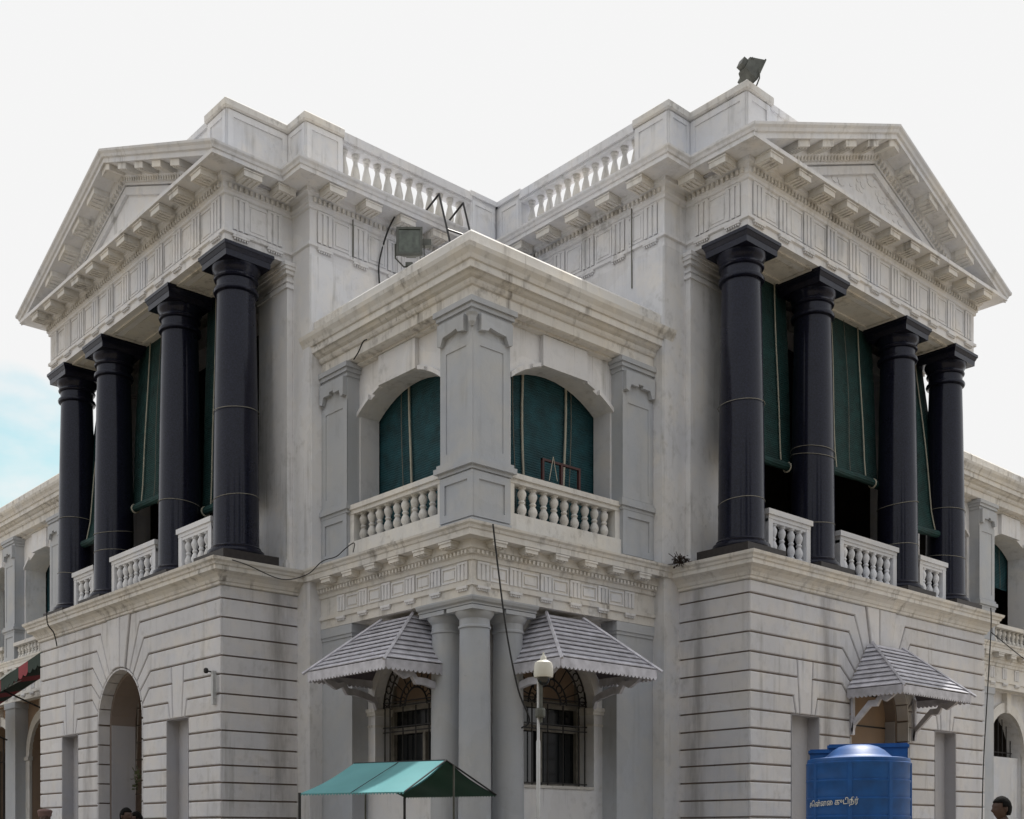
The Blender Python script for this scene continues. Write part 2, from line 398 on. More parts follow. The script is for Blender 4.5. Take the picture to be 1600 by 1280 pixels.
def wall_open(mb, p0, p1, z0, z1, ops, q0, q1, seg=14):
    """wall between q0 and q1 with openings: ('r',a,b,zb,zt) or ('a',a,b,zb,zs,rise)"""
    x = p0
    for op in sorted(ops, key=lambda t: t[1]):
        a, b, zb = op[1], op[2], op[3]
        if a > x: mb.box(x, a, q0, q1, z0, z1)
        if zb > z0: mb.box(a, b, q0, q1, z0, zb)
        if op[0] == 'r': mb.box(a, b, q0, q1, op[4], z1)
        else:
            zs, rise = op[4], op[5]; c = (a + b) / 2; h = (b - a) / 2; rad = (h * h + rise * rise) / (2 * rise)
            def za(t): return zs + math.sqrt(max(rad * rad - t * t, 0)) - (rad - rise)
            ts = [h * -math.cos(PI * i / seg) for i in range(seg + 1)]
            for i in range(seg):
                mb.prism_q([(c + ts[i], za(ts[i])), (c + ts[i + 1], za(ts[i + 1])), (c + ts[i + 1], z1), (c + ts[i], z1)], q0, q1)
        x = b
    if x < p1: mb.box(x, p1, q0, q1, z0, z1)
    return mb

JZ = [5.09, 4.81, 4.53, 4.245, 3.97, 3.68, 3.41, 3.14, 2.88, 2.625, 2.37, 2.105, 1.855, 1.59, 1.33, 1.07, 0.80, 0.53, GZ]
ARCH_R, ARCH_S = 0.90, 3.52
def az(t): return ARCH_S + math.sqrt(max(ARCH_R ** 2 - t * t, 0))
def rust_polys(E):
    KT = [0.78, 0.94, 1.12, 1.18, 1.14]; AT = [0.40, 0.53, 0.67, 0.79, 0.875]; P = []
    def arc(t0, t1, n=3):   # points on the arch from t0 to t1, exclusive ends
        out = []
        for i in range(1, n):
            t = t0 + (t1 - t0) * i / n; out.append((t, az(t)))
        return out
    top = 5.285
    P.append([(E, JZ[0]), (E, top), (0.46, top), (0.26, az(0.26))] + arc(0.26, 0.40) + [(AT[0], az(AT[0])), (KT[0], JZ[0])])
    for k in range(3):
        P.append([(E, JZ[k + 1]), (E, JZ[k]), (KT[k], JZ[k]), (AT[k], az(AT[k]))] + arc(AT[k], AT[k + 1]) + [(AT[k + 1], az(AT[k + 1])), (KT[k + 1], JZ[k + 1])])
    ko = lambda z: 2.28 + (z - 3.41) * 0.085; ki = lambda z: 1.98 - (z - 3.41) * 0.06
    P.append([(ko(3.41), 3.41), (ko(JZ[3]), JZ[3]), (ki(JZ[3]), JZ[3]), (ki(3.41), 3.41)])
    P.append([(E, JZ[4]), (E, JZ[3]), (ko(JZ[3]), JZ[3]), (ko(JZ[4]), JZ[4])])
    P.append([(ki(JZ[4]), JZ[4]), (ki(JZ[3]), JZ[3]), (KT[3], JZ[3]), (AT[3], az(AT[3]))] + arc(AT[3], AT[4]) + [(AT[4], az(AT[4])), (KT[4], JZ[4])])
    P.append([(E, JZ[5]), (E, JZ[4]), (ko(JZ[4]), JZ[4]), (ko(3.41), 3.41), (2.38, 3.41), (2.45, JZ[5])])
    P.append([(1.81, JZ[5]), (1.88, 3.41), (ki(3.41), 3.41), (ki(JZ[4]), JZ[4]), (KT[4], JZ[4]), (AT[4], az(AT[4])), (0.886, JZ[5])])
    P.append([(E, 3.41), (E, JZ[5]), (2.45, JZ[5]), (2.38, 3.41)])
    P.append([(1.88, 3.41), (1.81, JZ[5]), (0.886, JZ[5]), (0.896, 3.60), (0.90, 3.52), (0.90, 3.41)])
    for k in range(6, len(JZ) - 1):
        P.append([(E, JZ[k + 1]), (E, JZ[k]), (2.50, JZ[k]), (2.50, JZ[k + 1])])
        P.append([(1.77, JZ[k + 1]), (1.77, JZ[k]), (0.90, JZ[k]), (0.90, JZ[k + 1])])
    return P
def add_block(mb, poly, q0, q1, gap=0.013, ch=0.012):
    a = inset(poly, gap); b = inset(poly, gap + ch); n = len(a)
    vs = [(x, q0, z) for x, z in a] + [(x, q1 - ch, z) for x, z in a] + [(x, q1, z) for x, z in b]
    fs = [tuple(range(n))] + [(j * n + i, j * n + (i + 1) % n, (j + 1) * n + (i + 1) % n, (j + 1) * n + i) for j in (0, 1) for i in range(n)] + [tuple(range(3 * n - 1, 2 * n - 1, -1))]
    return mb.add(vs, fs)

baluster_prof = [(0.052, 0), (0.052, 0.05), (0.034, 0.07), (0.040, 0.10), (0.058, 0.19), (0.060, 0.27), (0.045, 0.37), (0.030, 0.44),
                 (0.040, 0.47), (0.046, 0.50), (0.040, 0.53), (0.030, 0.56), (0.043, 0.63), (0.057, 0.73), (0.056, 0.81), (0.036, 0.90), (0.034, 0.93), (0.052, 0.95), (0.052, 1.0)]
vase_prof = [(0.060, 0), (0.060, 0.08), (0.036, 0.12), (0.048, 0.20), (0.072, 0.32), (0.074, 0.40), (0.058, 0.55), (0.036, 0.72), (0.034, 0.80), (0.050, 0.84), (0.036, 0.88), (0.062, 0.92), (0.062, 1.0)]
def bal_mesh(name, prof, h, k, mat, seg=12):
    return MB().lathe([(r * k, z * h) for r, z in prof], seg).mesh(name, mat, smooth=True)
BAL_LOW = bal_mesh('baluster', baluster_prof, 0.42, 1.12, 'rail')
BAL_PORT = bal_mesh('baluster', baluster_prof, 0.46, 1.05, 'brightwhite')
BAL_WING = bal_mesh('baluster', baluster_prof, 0.34, 1.05, 'rail', 8)
BAL_ROOF = bal_mesh('baluster', vase_prof, 0.54, 1.02, 'rail')

def tri_mesh(w, h, q=0.028):
    mb = MB(); n = 3; bw = w * 0.24; gap = (w - 3 * bw) / 2
    for i in range(3):
        a = -w / 2 + i * (bw + gap); mb.box(a, a + bw, -q, 0, 0.02, h - 0.03)
    mb.box(-w / 2, w / 2, -q - 0.004, 0, h - 0.03, h)
    mb.box(-w / 2, w / 2, -q * 0.25, 0, 0.02, h - 0.03)
    mb.box(-w / 2 - 0.01, w / 2 + 0.01, -q - 0.02, 0, -0.10, -0.066)
    for i in range(6):
        a = -w / 2 + w * (i + 0.5) / 6; mb.box(a - 0.011, a + 0.011, -q - 0.008, 0, -0.128, -0.10)
    return mb.mesh('triglyph', 'white')
TRI_BIG = tri_mesh(0.25, 0.50); TRI_SMALL = tri_mesh(0.20, 0.255, 0.02)
def mutule_mesh(w, dep, h):
    mb = MB(); mb.box(-w / 2, w / 2, -dep, 0, 0, h)
    mb.box(-w / 2 - 0.012, w / 2 + 0.012, -dep - 0.012, 0, h - 0.025, h)
    for i in range(4):
        a = -w / 2 + w * (i + 0.5) / 4; mb.box(a - 0.018, a + 0.018, -dep * 0.86, -dep * 0.15, -0.016, 0)
    return mb.mesh('modillion', 'cornice')
MUT_BIG = mutule_mesh(0.30, 0.27, 0.105); MUT_SMALL = mutule_mesh(0.235, 0.135, 0.075)
def metope_mesh(w, h):
    mb = MB(); t = 0.022
    for a in (-w / 2, w / 2 - t): mb.box(a, a + t, -0.014, 0, 0, h)
    for a in (0, h - t): mb.box(-w / 2 + t, w / 2 - t, -0.014, 0, a, a + t)
    mb.box(-w / 2 + t + 0.03, w / 2 - t - 0.03, -0.010, 0, t + 0.03, h - t - 0.03)
    return mb.mesh('metope', 'white')
MET_BIG = metope_mesh(0.345, 0.44); MET_SMALL = metope_mesh(0.315, 0.21)

def dentils(mb, axis, a0, a1, plane, out, z0, z1, step=0.085, w=0.042):
    n = int(abs(a1 - a0) / step)
    for i in range(n):
        a = a0 + (a1 - a0) * (i + 0.5) / n
        if axis == 'q': mb.box(a - w / 2, a + w / 2, plane, plane + out, z0, z1)
        else: mb.box(plane, plane + out, a - w / 2, a + w / 2, z0, z1)

# column pieces shared by all eight portico columns
shaft_me = MB().lathe([(0.352, 0), (0.35, 0.04), (0.345, 0.5), (0.338, 1.3), (0.322, 2.4), (0.305, 3.3), (0.292, 3.86), (0.292, 3.90)], 40).mesh('shaft', 'granite', smooth=True)
cap_mb = MB().lathe([(0.30, 0), (0.335, 0.015), (0.345, 0.045), (0.335, 0.075), (0.30, 0.09), (0.298, 0.20), (0.33, 0.215), (0.338, 0.235), (0.33, 0.255), (0.312, 0.265),
                     (0.315, 0.29), (0.345, 0.33), (0.365, 0.39), (0.368, 0.41)], 40)
for r0, r1, z0, z1 in ((0.375, 0.38, 0.41, 0.50), (0.385, 0.41, 0.50, 0.56), (0.42, 0.42, 0.56, 0.61)):
    cap_mb.hull8([(-r0, -r0, z0), (r0, -r0, z0), (r0, r0, z0), (-r0, r0, z0)], [(-r1, -r1, z1), (r1, -r1, z1), (r1, r1, z1), (-r1, r1, z1)])
cap_me = cap_mb.mesh('capital', 'granite', smooth=True)
torus_me = MB().lathe([(0.40, 0), (0.425, 0.02), (0.435, 0.055), (0.425, 0.09), (0.39, 0.11), (0.375, 0.12), (0.38, 0.14), (0.355, 0.165)], 40).mesh('base_moulding', 'granite', smooth=True)
plinth_me = MB().box(-0.47, 0.47, -0.47, 0.47, 0, 0.205).mesh('plinth', 'plinthstone')
def tie(seed, z, tilt):
    rr = random.Random(seed); pts = []
    for i in range(36):
        a = 2 * PI * i / 36; r = 0.344 + 0.006 * rr.random()
        pts.append((r * math.cos(a), r * math.sin(a), z + tilt * math.sin(a + seed)))
    return MB().tube(pts, 0.0055, 5, close=True).mesh('tie_wire', 'tie')
COLS = (-0.86, -2.73, -5.33, -7.02)

sidename = {'L': 'left', 'R': 'right'}
for sd_ in ('L', 'R'):
    nm = sidename[sd_]
    # ---------------- rusticated base
    wl = MB()
    ops = [('r', AC - 2.50, AC - 1.77, -1, 3.41), ('a', AC - ARCH_R, AC + ARCH_R, -1, ARCH_S, ARCH_R), ('r', AC + 1.77, AC + 2.50, -1, 3.41)]
    wall_open(wl, RF + 0.035, RP - 0.035, GZ, 5.30, ops, 4.90, RQ - 0.035)
    wall_open(wl, RF + 0.035, RP - 0.035, GZ, 5.30, [('a', AC - 0.84, AC + 0.84, -1, 3.50, 0.84)], 4.45, 4.895)
    wl.box(-0.80, RP - 0.035, RET - 0.03, 4.44, GZ, 5.30)
    wl.box(RF + 0.035, -7.0, 3.4, 4.44, GZ, 5.30)
    wl.box(RF + 0.05, RP - 0.05, 3.3, 4.93, 5.305, 5.60)
    base = wl.build('portico_base', 'joint', B, sd_)
    for a0, a1 in ((AC - 2.50, AC - 1.77), (AC + 1.77, AC + 2.50)):
        nb = MB(); y0, y1, e = 4.897, RQ - 0.001, 0.006
        nb.prism_z([(a0, y0), (a1, y0), (a1, y1), (a1 - e, y1), (a1 - e, y0 + e), (a0 + e, y0 + e), (a0 + e, y1), (a0, y1)], GZ, 3.403)
        nb.box(a0, a1, y0, y1, 3.403, 3.409)
        nb.build('niche', 'niche', base, sd_)
    for E, sg in ((abs(RP - AC), 1), (abs(RF - AC), -1)):
        for poly in rust_polys(E):
            mb = MB(); add_block(mb, [(AC + sg * t, z) for t, z in poly], RQ - 0.04, RQ)
            mb.build('wall_block', 'block', base, sd_)
    for poly in ([(AC - 0.46, 5.285), (AC + 0.07, 5.285), (AC + 0.07, az(0.07)), (AC - 0.1, az(0.1)), (AC - 0.26, az(0.26))],
                 [(AC + 0.07, 5.285), (AC + 0.46, 5.285), (AC + 0.26, az(0.26)), (AC + 0.15, az(0.15)), (AC + 0.07, az(0.07))]):
        mb = MB(); add_block(mb, poly, RQ - 0.04, RQ + 0.028); mb.build('keystone', 'block', base, sd_)
    zt = [5.285] + JZ
    for k in range(len(zt) - 1):
        mb = MB(); a = [(RET - 0.03, zt[k + 1] + 0.013), (RET - 0.03, zt[k] - 0.013), (RQ - 0.041, zt[k] - 0.013), (RQ - 0.041, zt[k + 1] + 0.013)]
        mb.prism_p(a, RP - 0.04, RP - 0.001); mb.build('wall_block', 'block', base, sd_)
        mb = MB(); mb.prism_p([(3.60, a[0][1]), (3.60, a[1][1]), (RQ - 0.041, a[1][1]), (RQ - 0.041, a[0][1])], RF + 0.001, RF + 0.04); mb.build('wall_block', 'block', base, sd_)
    # stepped intrados stones along the arch reveal
    for k in range(24):
        if k < 9: zz = (0.45 + k * 0.34, 0.45 + (k + 1) * 0.34)
        for sg in (-1, 1):
            if k < 9:
                mb = MB(); x0, x1 = sorted((AC + sg * 0.895, AC + sg * 0.87)); mb.box(x0, x1, 4.90, RQ - 0.004, zz[0] + 0.012, min(zz[1], ARCH_S) - 0.012)
                mb.build('reveal_stone', 'block', base, sd_)
        if 9 <= k < 19:
            a0 = PI * (k - 9) / 10 + 0.012; a1 = PI * (k - 8) / 10 - 0.012; mb = MB(); pts = []
            for j in range(4):
                a = a0 + (a1 - a0) * j / 3; pts.append((AC + 0.897 * math.cos(a), ARCH_S + 0.897 * math.sin(a)))
            for j in range(3, -1, -1):
                a = a0 + (a1 - a0) * j / 3; pts.append((AC + 0.868 * math.cos(a), ARCH_S + 0.868 * math.sin(a)))
            mb.prism_q(pts, 4.90, RQ - 0.004); mb.build('reveal_stone', 'block', base, sd_)
    # room behind the base arch
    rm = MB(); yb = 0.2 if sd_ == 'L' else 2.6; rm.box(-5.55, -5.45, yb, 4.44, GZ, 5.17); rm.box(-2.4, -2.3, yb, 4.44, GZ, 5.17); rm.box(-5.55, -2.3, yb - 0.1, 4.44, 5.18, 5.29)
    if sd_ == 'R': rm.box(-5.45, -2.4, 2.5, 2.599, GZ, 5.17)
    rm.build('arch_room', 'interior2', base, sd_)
    for a0, a1 in ((-0.838, -0.82), (0.82, 0.838)): MB().box(AC + a0, AC + a1, 4.452, 4.88, GZ, ARCH_S).build('arch_lining', 'niche', base, sd_)

    # ---------------- loggia floor, back wall, antae, ceiling
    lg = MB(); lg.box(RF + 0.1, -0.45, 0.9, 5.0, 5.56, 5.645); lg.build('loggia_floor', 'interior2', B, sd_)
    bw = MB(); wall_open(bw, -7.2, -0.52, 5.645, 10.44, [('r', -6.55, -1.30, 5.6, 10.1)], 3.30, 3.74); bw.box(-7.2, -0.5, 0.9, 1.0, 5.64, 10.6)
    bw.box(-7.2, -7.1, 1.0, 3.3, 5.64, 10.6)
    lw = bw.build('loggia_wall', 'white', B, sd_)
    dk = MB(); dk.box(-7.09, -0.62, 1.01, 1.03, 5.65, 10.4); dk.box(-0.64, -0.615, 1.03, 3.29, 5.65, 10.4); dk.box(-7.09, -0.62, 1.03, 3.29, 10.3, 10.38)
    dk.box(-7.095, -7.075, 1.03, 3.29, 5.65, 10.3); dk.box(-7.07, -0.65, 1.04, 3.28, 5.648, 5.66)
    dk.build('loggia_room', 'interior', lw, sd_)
    for a0, a1 in ((-1.34, -0.485), (-7.30, -6.50)):
        an = MB(); an.box(a0, a1, 3.4, 3.90, 5.645, 10.44)
        for z0, z1, e in ((10.06, 10.12, 0.03), (10.16, 10.20, 0.02), (10.27, 10.33, 0.045), (10.33, 10.38, 0.07), (10.38, 10.438, 0.085), (5.65, 5.80, 0.05), (5.80, 5.85, 0.03)):
            an.box(a0 - e, a1 + e, 3.37, 3.90 + e, z0, z1)
        an.build('anta', 'white', B, sd_)
    # ---------------- columns
    for i, cp in enumerate(COLS):
        cq = 4.57; co_ = put('column', shaft_me, B, W(sd_, cp, cq, 5.985))
        for part, me, z in (('capital', cap_me, 9.84), ('base_moulding', torus_me, 5.83), ('plinth', plinth_me, 5.636)):
            put(part, me, co_, W(sd_, cp, cq, z))
        hs = {'L': ((8.06, 6.72), (7.02,), (7.06, 6.7), (7.6, 6.55)), 'R': ((8.02, 6.55), (7.73, 7.65, 6.55), (7.35, 6.62), (7.55, 6.7))}[sd_][i]
        for j, z in enumerate(hs):
            put('tie_wire', tie(i * 3 + j + (7 if sd_ == 'R' else 0), 0, 0.02 + 0.02 * ((i + j) % 3)), co_, W(sd_, cp, cq, z))
    # ---------------- portico balustrades
    for a, b, n in ((-2.34, -1.24, 4), (-4.92, -3.18, 7), (-6.62, -5.70, 3)):
        rl = MB(); q = 4.72
        rl.box(a - 0.03, b + 0.03, q - 0.10, q + 0.10, 6.44, 6.52); rl.box(a, b, q - 0.075, q + 0.075, 6.38, 6.44); rl.box(a, b, q - 0.06, q + 0.06, 6.33, 6.38)
        rl.box(a, a + 0.11, q - 0.07, q + 0.07, 5.64, 6.379); rl.box(b - 0.11, b, q - 0.07, q + 0.07, 5.64, 6.379)
        rl.box(a + 0.11, b - 0.11, q - 0.09, q + 0.09, 5.64, 5.86)
        br = rl.build('balustrade', 'brightwhite', B, sd_)
        for k in range(n):
            put('baluster', BAL_PORT, br, W(sd_, a + 0.11 + (b - a - 0.22) * (k + 0.5) / n, q, 5.87))
    # ---------------- main entablature
    ENT = [(-0.30, 10.45), (0, 10.45), (0, 10.57), (0.012, 10.575), (0.035, 10.585), (0.035, 10.63), (0, 10.64), (0, 11.14), (0.03, 11.155), (0.03, 11.20),
           (0.055, 11.22), (0.055, 11.30), (0.09, 11.335), (0.12, 11.345), (0.12, 11.40), (0.43, 11.415), (0.43, 11.475)]
    CY = ENT + [(0.45, 11.485), (0.462, 11.52), (0.485, 11.55), (0.49, 11.58), (-0.30, 11.60)]
    NC = ENT + [(0.40, 11.49), (-0.30, 11.60)]
    path = [(FAR, 0.9), (FAR, D), (-G, D), (-G, RET), (0, RET), (0, 0), (RET, 0)]
    MB().sweep(CY, path, [0]).build('entablature', 'white', B, sd_)
    ens = MB().sweep(CY, path, [2, 4]).sweep([(-0.12, z) if o < 0 else (o, z) for o, z in CY], path, [3]).build('entablature', 'white', B, sd_)
    enf = MB().sweep(NC, path, [1]).build('entablature', 'white', B, sd_)
    beam = MB(); beam.box(FAR + 0.03, -G - 0.03, 4.12, D - 0.31, 10.452, 11.5); beam.box(FAR + 0.31, FAR + 0.83, 0.95, 4.119, 10.453, 11.5); beam.box(-G - 0.83, -G - 0.31, 3.3, 4.119, 10.453, 11.5)
    beam.box(FAR + 0.4, -G - 0.3, 0.95, 4.5, 10.66, 11.0)
    beam.build('architrave_beam', 'cornice', B, sd_)
    for (x0, x1) in ((-2.30, -1.30), (-4.86, -3.20), (-6.58, -5.76)):
        cf = MB(); y0, y1 = 4.22, 4.84
        for bx in ((x0, x1, y0, y0 + 0.06), (x0, x1, y1 - 0.06, y1), (x0, x0 + 0.06, y0 + 0.06, y1 - 0.06), (x1 - 0.06, x1, y0 + 0.06, y1 - 0.06)): cf.box(*bx, 10.425, 10.451)
        cf.build('soffit_frame', 'cornice', B, sd_)
    for k in range(11):
        p = -0.735 - 0.635 * k
        put('triglyph', TRI_BIG, enf, W(sd_, p, D, 10.64), face_rz(sd_, 'q'))
        if k < 10: put('metope', MET_BIG, enf, W(sd_, p - 0.3175, D, 10.67), face_rz(sd_, 'q'))
        put('modillion', MUT_BIG, enf, W(sd_, p + 0.08 if k == 0 else p, D + 0.12, 11.30), face_rz(sd_, 'q'))
    for q in (4.70, 4.12):
        put('triglyph', TRI_BIG, ens, W(sd_, -G, q, 10.64), face_rz(sd_, 'p'))
        put('modillion', MUT_BIG, ens, W(sd_, -G + 0.12, q, 11.30), face_rz(sd_, 'p'))
    put('metope', MET_BIG, ens, W(sd_, -G, 4.41, 10.67), face_rz(sd_, 'p'))
    for k in range(6):
        q = 3.54 - 0.66 * k
        put('triglyph', TRI_BIG, ens, W(sd_, 0, q, 10.64), face_rz(sd_, 'p'))
        put('modillion', MUT_BIG, ens, W(sd_, 0.12, q, 11.30), face_rz(sd_, 'p'))
        if k < 5: put('metope', MET_BIG, ens, W(sd_, 0, q - 0.33, 10.67), face_rz(sd_, 'p'))
    dn = MB(); dentils(dn, 'q', FAR, -G, D + 0.05, 0.045, 11.225, 11.29); dentils(dn, 'p', RET, D, -G + 0.05, 0.045, 11.225, 11.29); dentils(dn, 'p', 0.1, RET, 0.05, 0.045, 11.225, 11.29)
    tag(dn.build('bead_moulding', 'cornice', ens, sd_), kind='stuff')

    # ---------------- pediment
    slope = 0.392; apex = 13.09
    def rz_(p): return apex - slope * abs(p - PC)
    RK = [(0.0, -0.44), (0.03, -0.44), (0.03, -0.38), (0.07, -0.34), (0.10, -0.30), (0.10, -0.22), (0.41, -0.205), (0.41, -0.13), (0.44, -0.115), (0.455, -0.07), (0.485, -0.035), (0.49, 0.0), (-0.35, 0.02), (-0.35, -0.44)]
    pd = MB()
    for sg in (-1, 1):
        end = (-G if sg > 0 else FAR); k = len(RK)
        a = [(PC, D + o, rz_(PC) + dz) for o, dz in RK]
        b = [(end + sg * max(o, -0.0), D + o, rz_(end + sg * max(o, 0)) + dz) for o, dz in RK]
        pd.add(a + b, [(j, (j + 1) % k, k + (j + 1) % k, k + j) for j in range(k)] + [tuple(range(k - 1, -1, -1)), tuple(range(k, 2 * k))])
    ped = pd.build('pediment', 'white', B, sd_)
    ty = MB(); ty.prism_q([(FAR + 0.1, 11.5), (-G - 0.1, 11.5), (PC, rz_(PC) - 0.36)], D - 0.4, D - 0.035)
    ty.build('tympanum', 'white', ped, sd_)
    # inner raised border of the tympanum
    bd = MB()
    for sg in (-1, 1):
        e = PC + sg * 3.1
        o1, o2 = -0.47, -0.60
        bd.prism_q([(PC, apex + o1), (e, rz_(e) + o1), (e, rz_(e) + o2), (PC, apex + o2)], D - 0.036, D + 0.02)
    bd.build('tympanum_border', 'white', ped, sd_)
    if sd_ == 'R':   # peeling relief under the apex on the right-hand pediment
        pl = MB(); rr = random.Random(3)
        for i in range(46):
            t = rr.uniform(-1.75, 1.1); zz = 13.09 - slope * abs(t) - 0.64 - rr.random() * 0.22; w = rr.uniform(0.03, 0.11)
            pts = [(PC - t + w * math.cos(a) * rr.uniform(0.7, 1.3), zz + w * 0.6 * math.sin(a)) for a in [2 * PI * j / 7 for j in range(7)]]
            pl.prism_q(pts, D - 0.036, D - 0.029 + 0.006 * rr.random())
        tag(pl.build('flaking_plaster', 'white', ped, sd_), kind='stuff')
    # raking modillions and beads
    for k in range(-4, 5):
        p = PC + 0.635 * k * 1.0; w = 0.15
        mb = MB()
        zb = lambda x: rz_(x) - 0.21
        if k == 0:
            for sg in (-1, 1): mb.prism_q([(PC, zb(PC)), (PC + sg * w, zb(PC + w)), (PC + sg * w, zb(PC + w) - 0.10), (PC, zb(PC) - 0.10)], D + 0.1, D + 0.375)
        else:
            mb.prism_q([(p - w, zb(p - w)), (p + w, zb(p + w)), (p + w, zb(p + w) - 0.10), (p - w, zb(p - w) - 0.10)], D + 0.1, D + 0.375)
            for j in range(4):
                x = p - w + 2 * w * (j + 0.5) / 4
                mb.prism_q([(x - 0.018, zb(x - 0.018) - 0.10), (x + 0.018, zb(x + 0.018) - 0.10), (x + 0.018, zb(x + 0.018) - 0.116), (x - 0.018, zb(x - 0.018) - 0.116)], D + 0.14, D + 0.34)
        mb.build('modillion', 'cornice', ped, sd_)
    dn = MB()
    for k in range(-34, 35):
        p = PC + 0.09 * k; zb = rz_(p) - 0.33
        if zb - 0.1 > 11.5: dn.prism_q([(p - 0.021, zb), (p + 0.021, zb), (p + 0.021, zb - 0.07), (p - 0.021, zb - 0.07)], D + 0.02, D + 0.088)
    tag(dn.build('bead_moulding', 'cornice', ped, sd_), kind='stuff')
    # pitched roof behind the pediment
    rf = MB()
    rf.prism_q([(FAR + 0.2, 11.52), (-G - 0.35, 11.52), (PC, apex - 0.16)], 0.5, D - 0.42)
    rf.build('roof', 'niche', B, sd_)

    # ---------------- tall arm wall and attic
    aw = MB(); aw.box(-0.48, 0, 0, RET - 0.001, GZ, 10.449); aw.box(-0.6, -0.31, 0, RET - 0.2, 10.45, 11.6)
    aw.build('side_wall', 'white', B, sd_)
    pn = MB(); pn.box(0, 0.018, 2.62, RET - 0.02, 5.66, 10.44); pn.box(-0.001, 0.016, 3.02, 3.10, 10.645, 11.13); pn.build('wall_strip', 'white', B, sd_)
    zt0, ztop = 11.58, 12.56
    at = MB()
    at.prism_z([(-0.52, 4.92), (-0.52, 3.86), (-0.02, 3.86), (-0.02, 3.18), (-0.34, 3.18), (-0.34, 3.5), (-0.86, 3.5), (-0.86, 4.58), (-1.10, 4.58), (-1.10, 4.92)], zt0, ztop - 0.10)
    at.prism_z([(-1.10, 4.90), (-2.6, 4.90), (-2.6, 4.6), (-1.10, 4.6)], zt0, ztop - 0.14)
    at.prism_z([(-1.10, 4.93), (-2.6, 4.93), (-2.6, 4.58), (-1.10, 4.58)], ztop - 0.14, ztop - 0.05)
    att = at.build('attic', 'white', B, sd_)
    cp_ = MB(); cpp = [(-1.12, 4.92), (-0.52, 4.92), (-0.52, 3.86), (-0.02, 3.86), (-0.02, 3.18)]
    cp_.sweep([(-0.34, ztop - 0.10), (0.03, ztop - 0.10), (0.05, ztop - 0.08), (0.05, ztop + 0.01), (0.03, ztop + 0.03), (-0.34, ztop + 0.035)], cpp)
    cp_.build('coping', 'cornice', att, sd_)
    # recessed panels shown as raised frames
    def frame_face(mb, axis, a0, a1, plane, z0, z1, t=0.05, d=0.016):
        for (b0, b1, c0, c1) in ((a0, a1, z1 - t, z1), (a0, a1, z0, z0 + t), (a0, a0 + t, z0 + t, z1 - t), (a1 - t, a1, z0 + t, z1 - t)):
            if axis == 'q': mb.box(b0, b1, plane - 0.004, plane + d, c0, c1)
            else: mb.box(plane - 0.004, plane + d, b0, b1, c0, c1)
    fr = MB()
    frame_face(fr, 'q', -1.08, -0.54, 4.92, 11.6, 12.44, 0.09); frame_face(fr, 'p', 3.88, 4.90, -0.52, 11.6, 12.44, 0.09)
    frame_face(fr, 'q', -0.50, -0.04, 3.86, 11.6, 12.44, 0.07); frame_face(fr, 'p', 3.20, 3.84, -0.02, 11.6, 12.44, 0.08)
    fr.build('panel_frame', 'white', att, sd_)
    # roof balustrade
    rb = MB(); rb.box(-0.30, -0.02, 0.58, 3.18, 11.56, 11.84); rb.box(-0.33, 0.01, 0.58, 3.18, 12.42, 12.55); rb.box(-0.29, -0.03, 0.58, 3.18, 12.375, 12.42)
    rbo = rb.build('balustrade', 'white', B, sd_)
    for k in range(12):
        put('baluster', BAL_ROOF, rbo, W(sd_, -0.16, 3.07 - 0.213 * k, 11.84))
    ip = MB(); ip.box(-0.34, -0.02, 0.02 if sd_ == 'L' else -0.34, 0.58, 11.56, 12.50); ip.box(-0.37, 0.02, -0.02 if sd_ == 'L' else -0.37, 0.61, 12.50, 12.58)
    frame_face(ip, 'p', 0.06, 0.55, -0.02, 11.62, 12.44, 0.06)
    ip.build('corner_pier', 'white', B, sd_)
    rd = MB(); rd.box(FAR + 0.3, -0.32, -3.0 if sd_ == 'L' else 0.0, 4.5, 11.38, 11.57); rd.build('roof_deck', 'niche', B, sd_)

    # ---------------- base cornice of the portico block
    BC = [(-0.25, 5.26), (0, 5.28), (0.03, 5.29), (0.03, 5.325), (0.05, 5.335), (0.065, 5.38), (0.11, 5.43), (0.165, 5.455), (0.185, 5.462), (0.185, 5.52), (0.205, 5.53), (0.215, 5.565), (0.245, 5.59), (0.255, 5.632), (-0.25, 5.652)]
    MB().sweep(BC, [(RF, 3.6), (RF, RQ), (RP, RQ), (RP, 3.5), (0.3, 3.5)], [0, 1, 2]).build('base_cornice', 'cornice', B, sd_)

    # ---------------- corner block, one face of it
    lo = MB()
    wall_open(lo, 0, 2.70, GZ, 4.74, [('a', 0.98, 2.60, 2.29, 3.48, 0.81)], 2.92, 3.28)
    lo.box(2.56, 3.10, 2.56, 3.10, GZ, 4.74) if sd_ == 'L' else None
    lw2 = lo.build('corner_wall', 'white', B, sd_)
    pi_ = MB(); pi_.box(0.0, 0.80, 3.2, C - 0.03, GZ, 4.74)
    pi_.box(-0.0, 0.83, 3.2, C + 0.0, 4.60, 4.735); pi_.box(0.0, 0.815, 3.2, C - 0.015, 4.55, 4.60)
    pi_.build('pilaster', 'grey', B, sd_)
    for a0, a1 in ((0.76, 1.03), (2.55, 2.70)):
        im = MB()
        im.box(a0, a1, 2.95, 3.33, 3.42, 3.475); im.box(a0 + 0.01, a1 - 0.01, 2.95, 3.31, 3.37, 3.42); im.box(a0 + 0.03, a1 - 0.03, 2.95, 3.295, 3.20, 3.235)
        im.build('impost', 'cornice', lw2, sd_)
    ar = MB()
    for j in range(18):
        a0 = PI * j / 18; a1 = PI * (j + 1) / 18
        ar.prism_q([(1.79 + r * math.cos(a), 3.48 + r * math.sin(a)) for r, a in ((0.81, a0), (0.95, a0), (0.95, a1), (0.81, a1))], 3.27, 3.31)
    ar.build('arch_moulding', 'white', lw2, sd_)
    # window behind the iron grille
    wf = MB(); q0, q1 = 2.93, 2.99
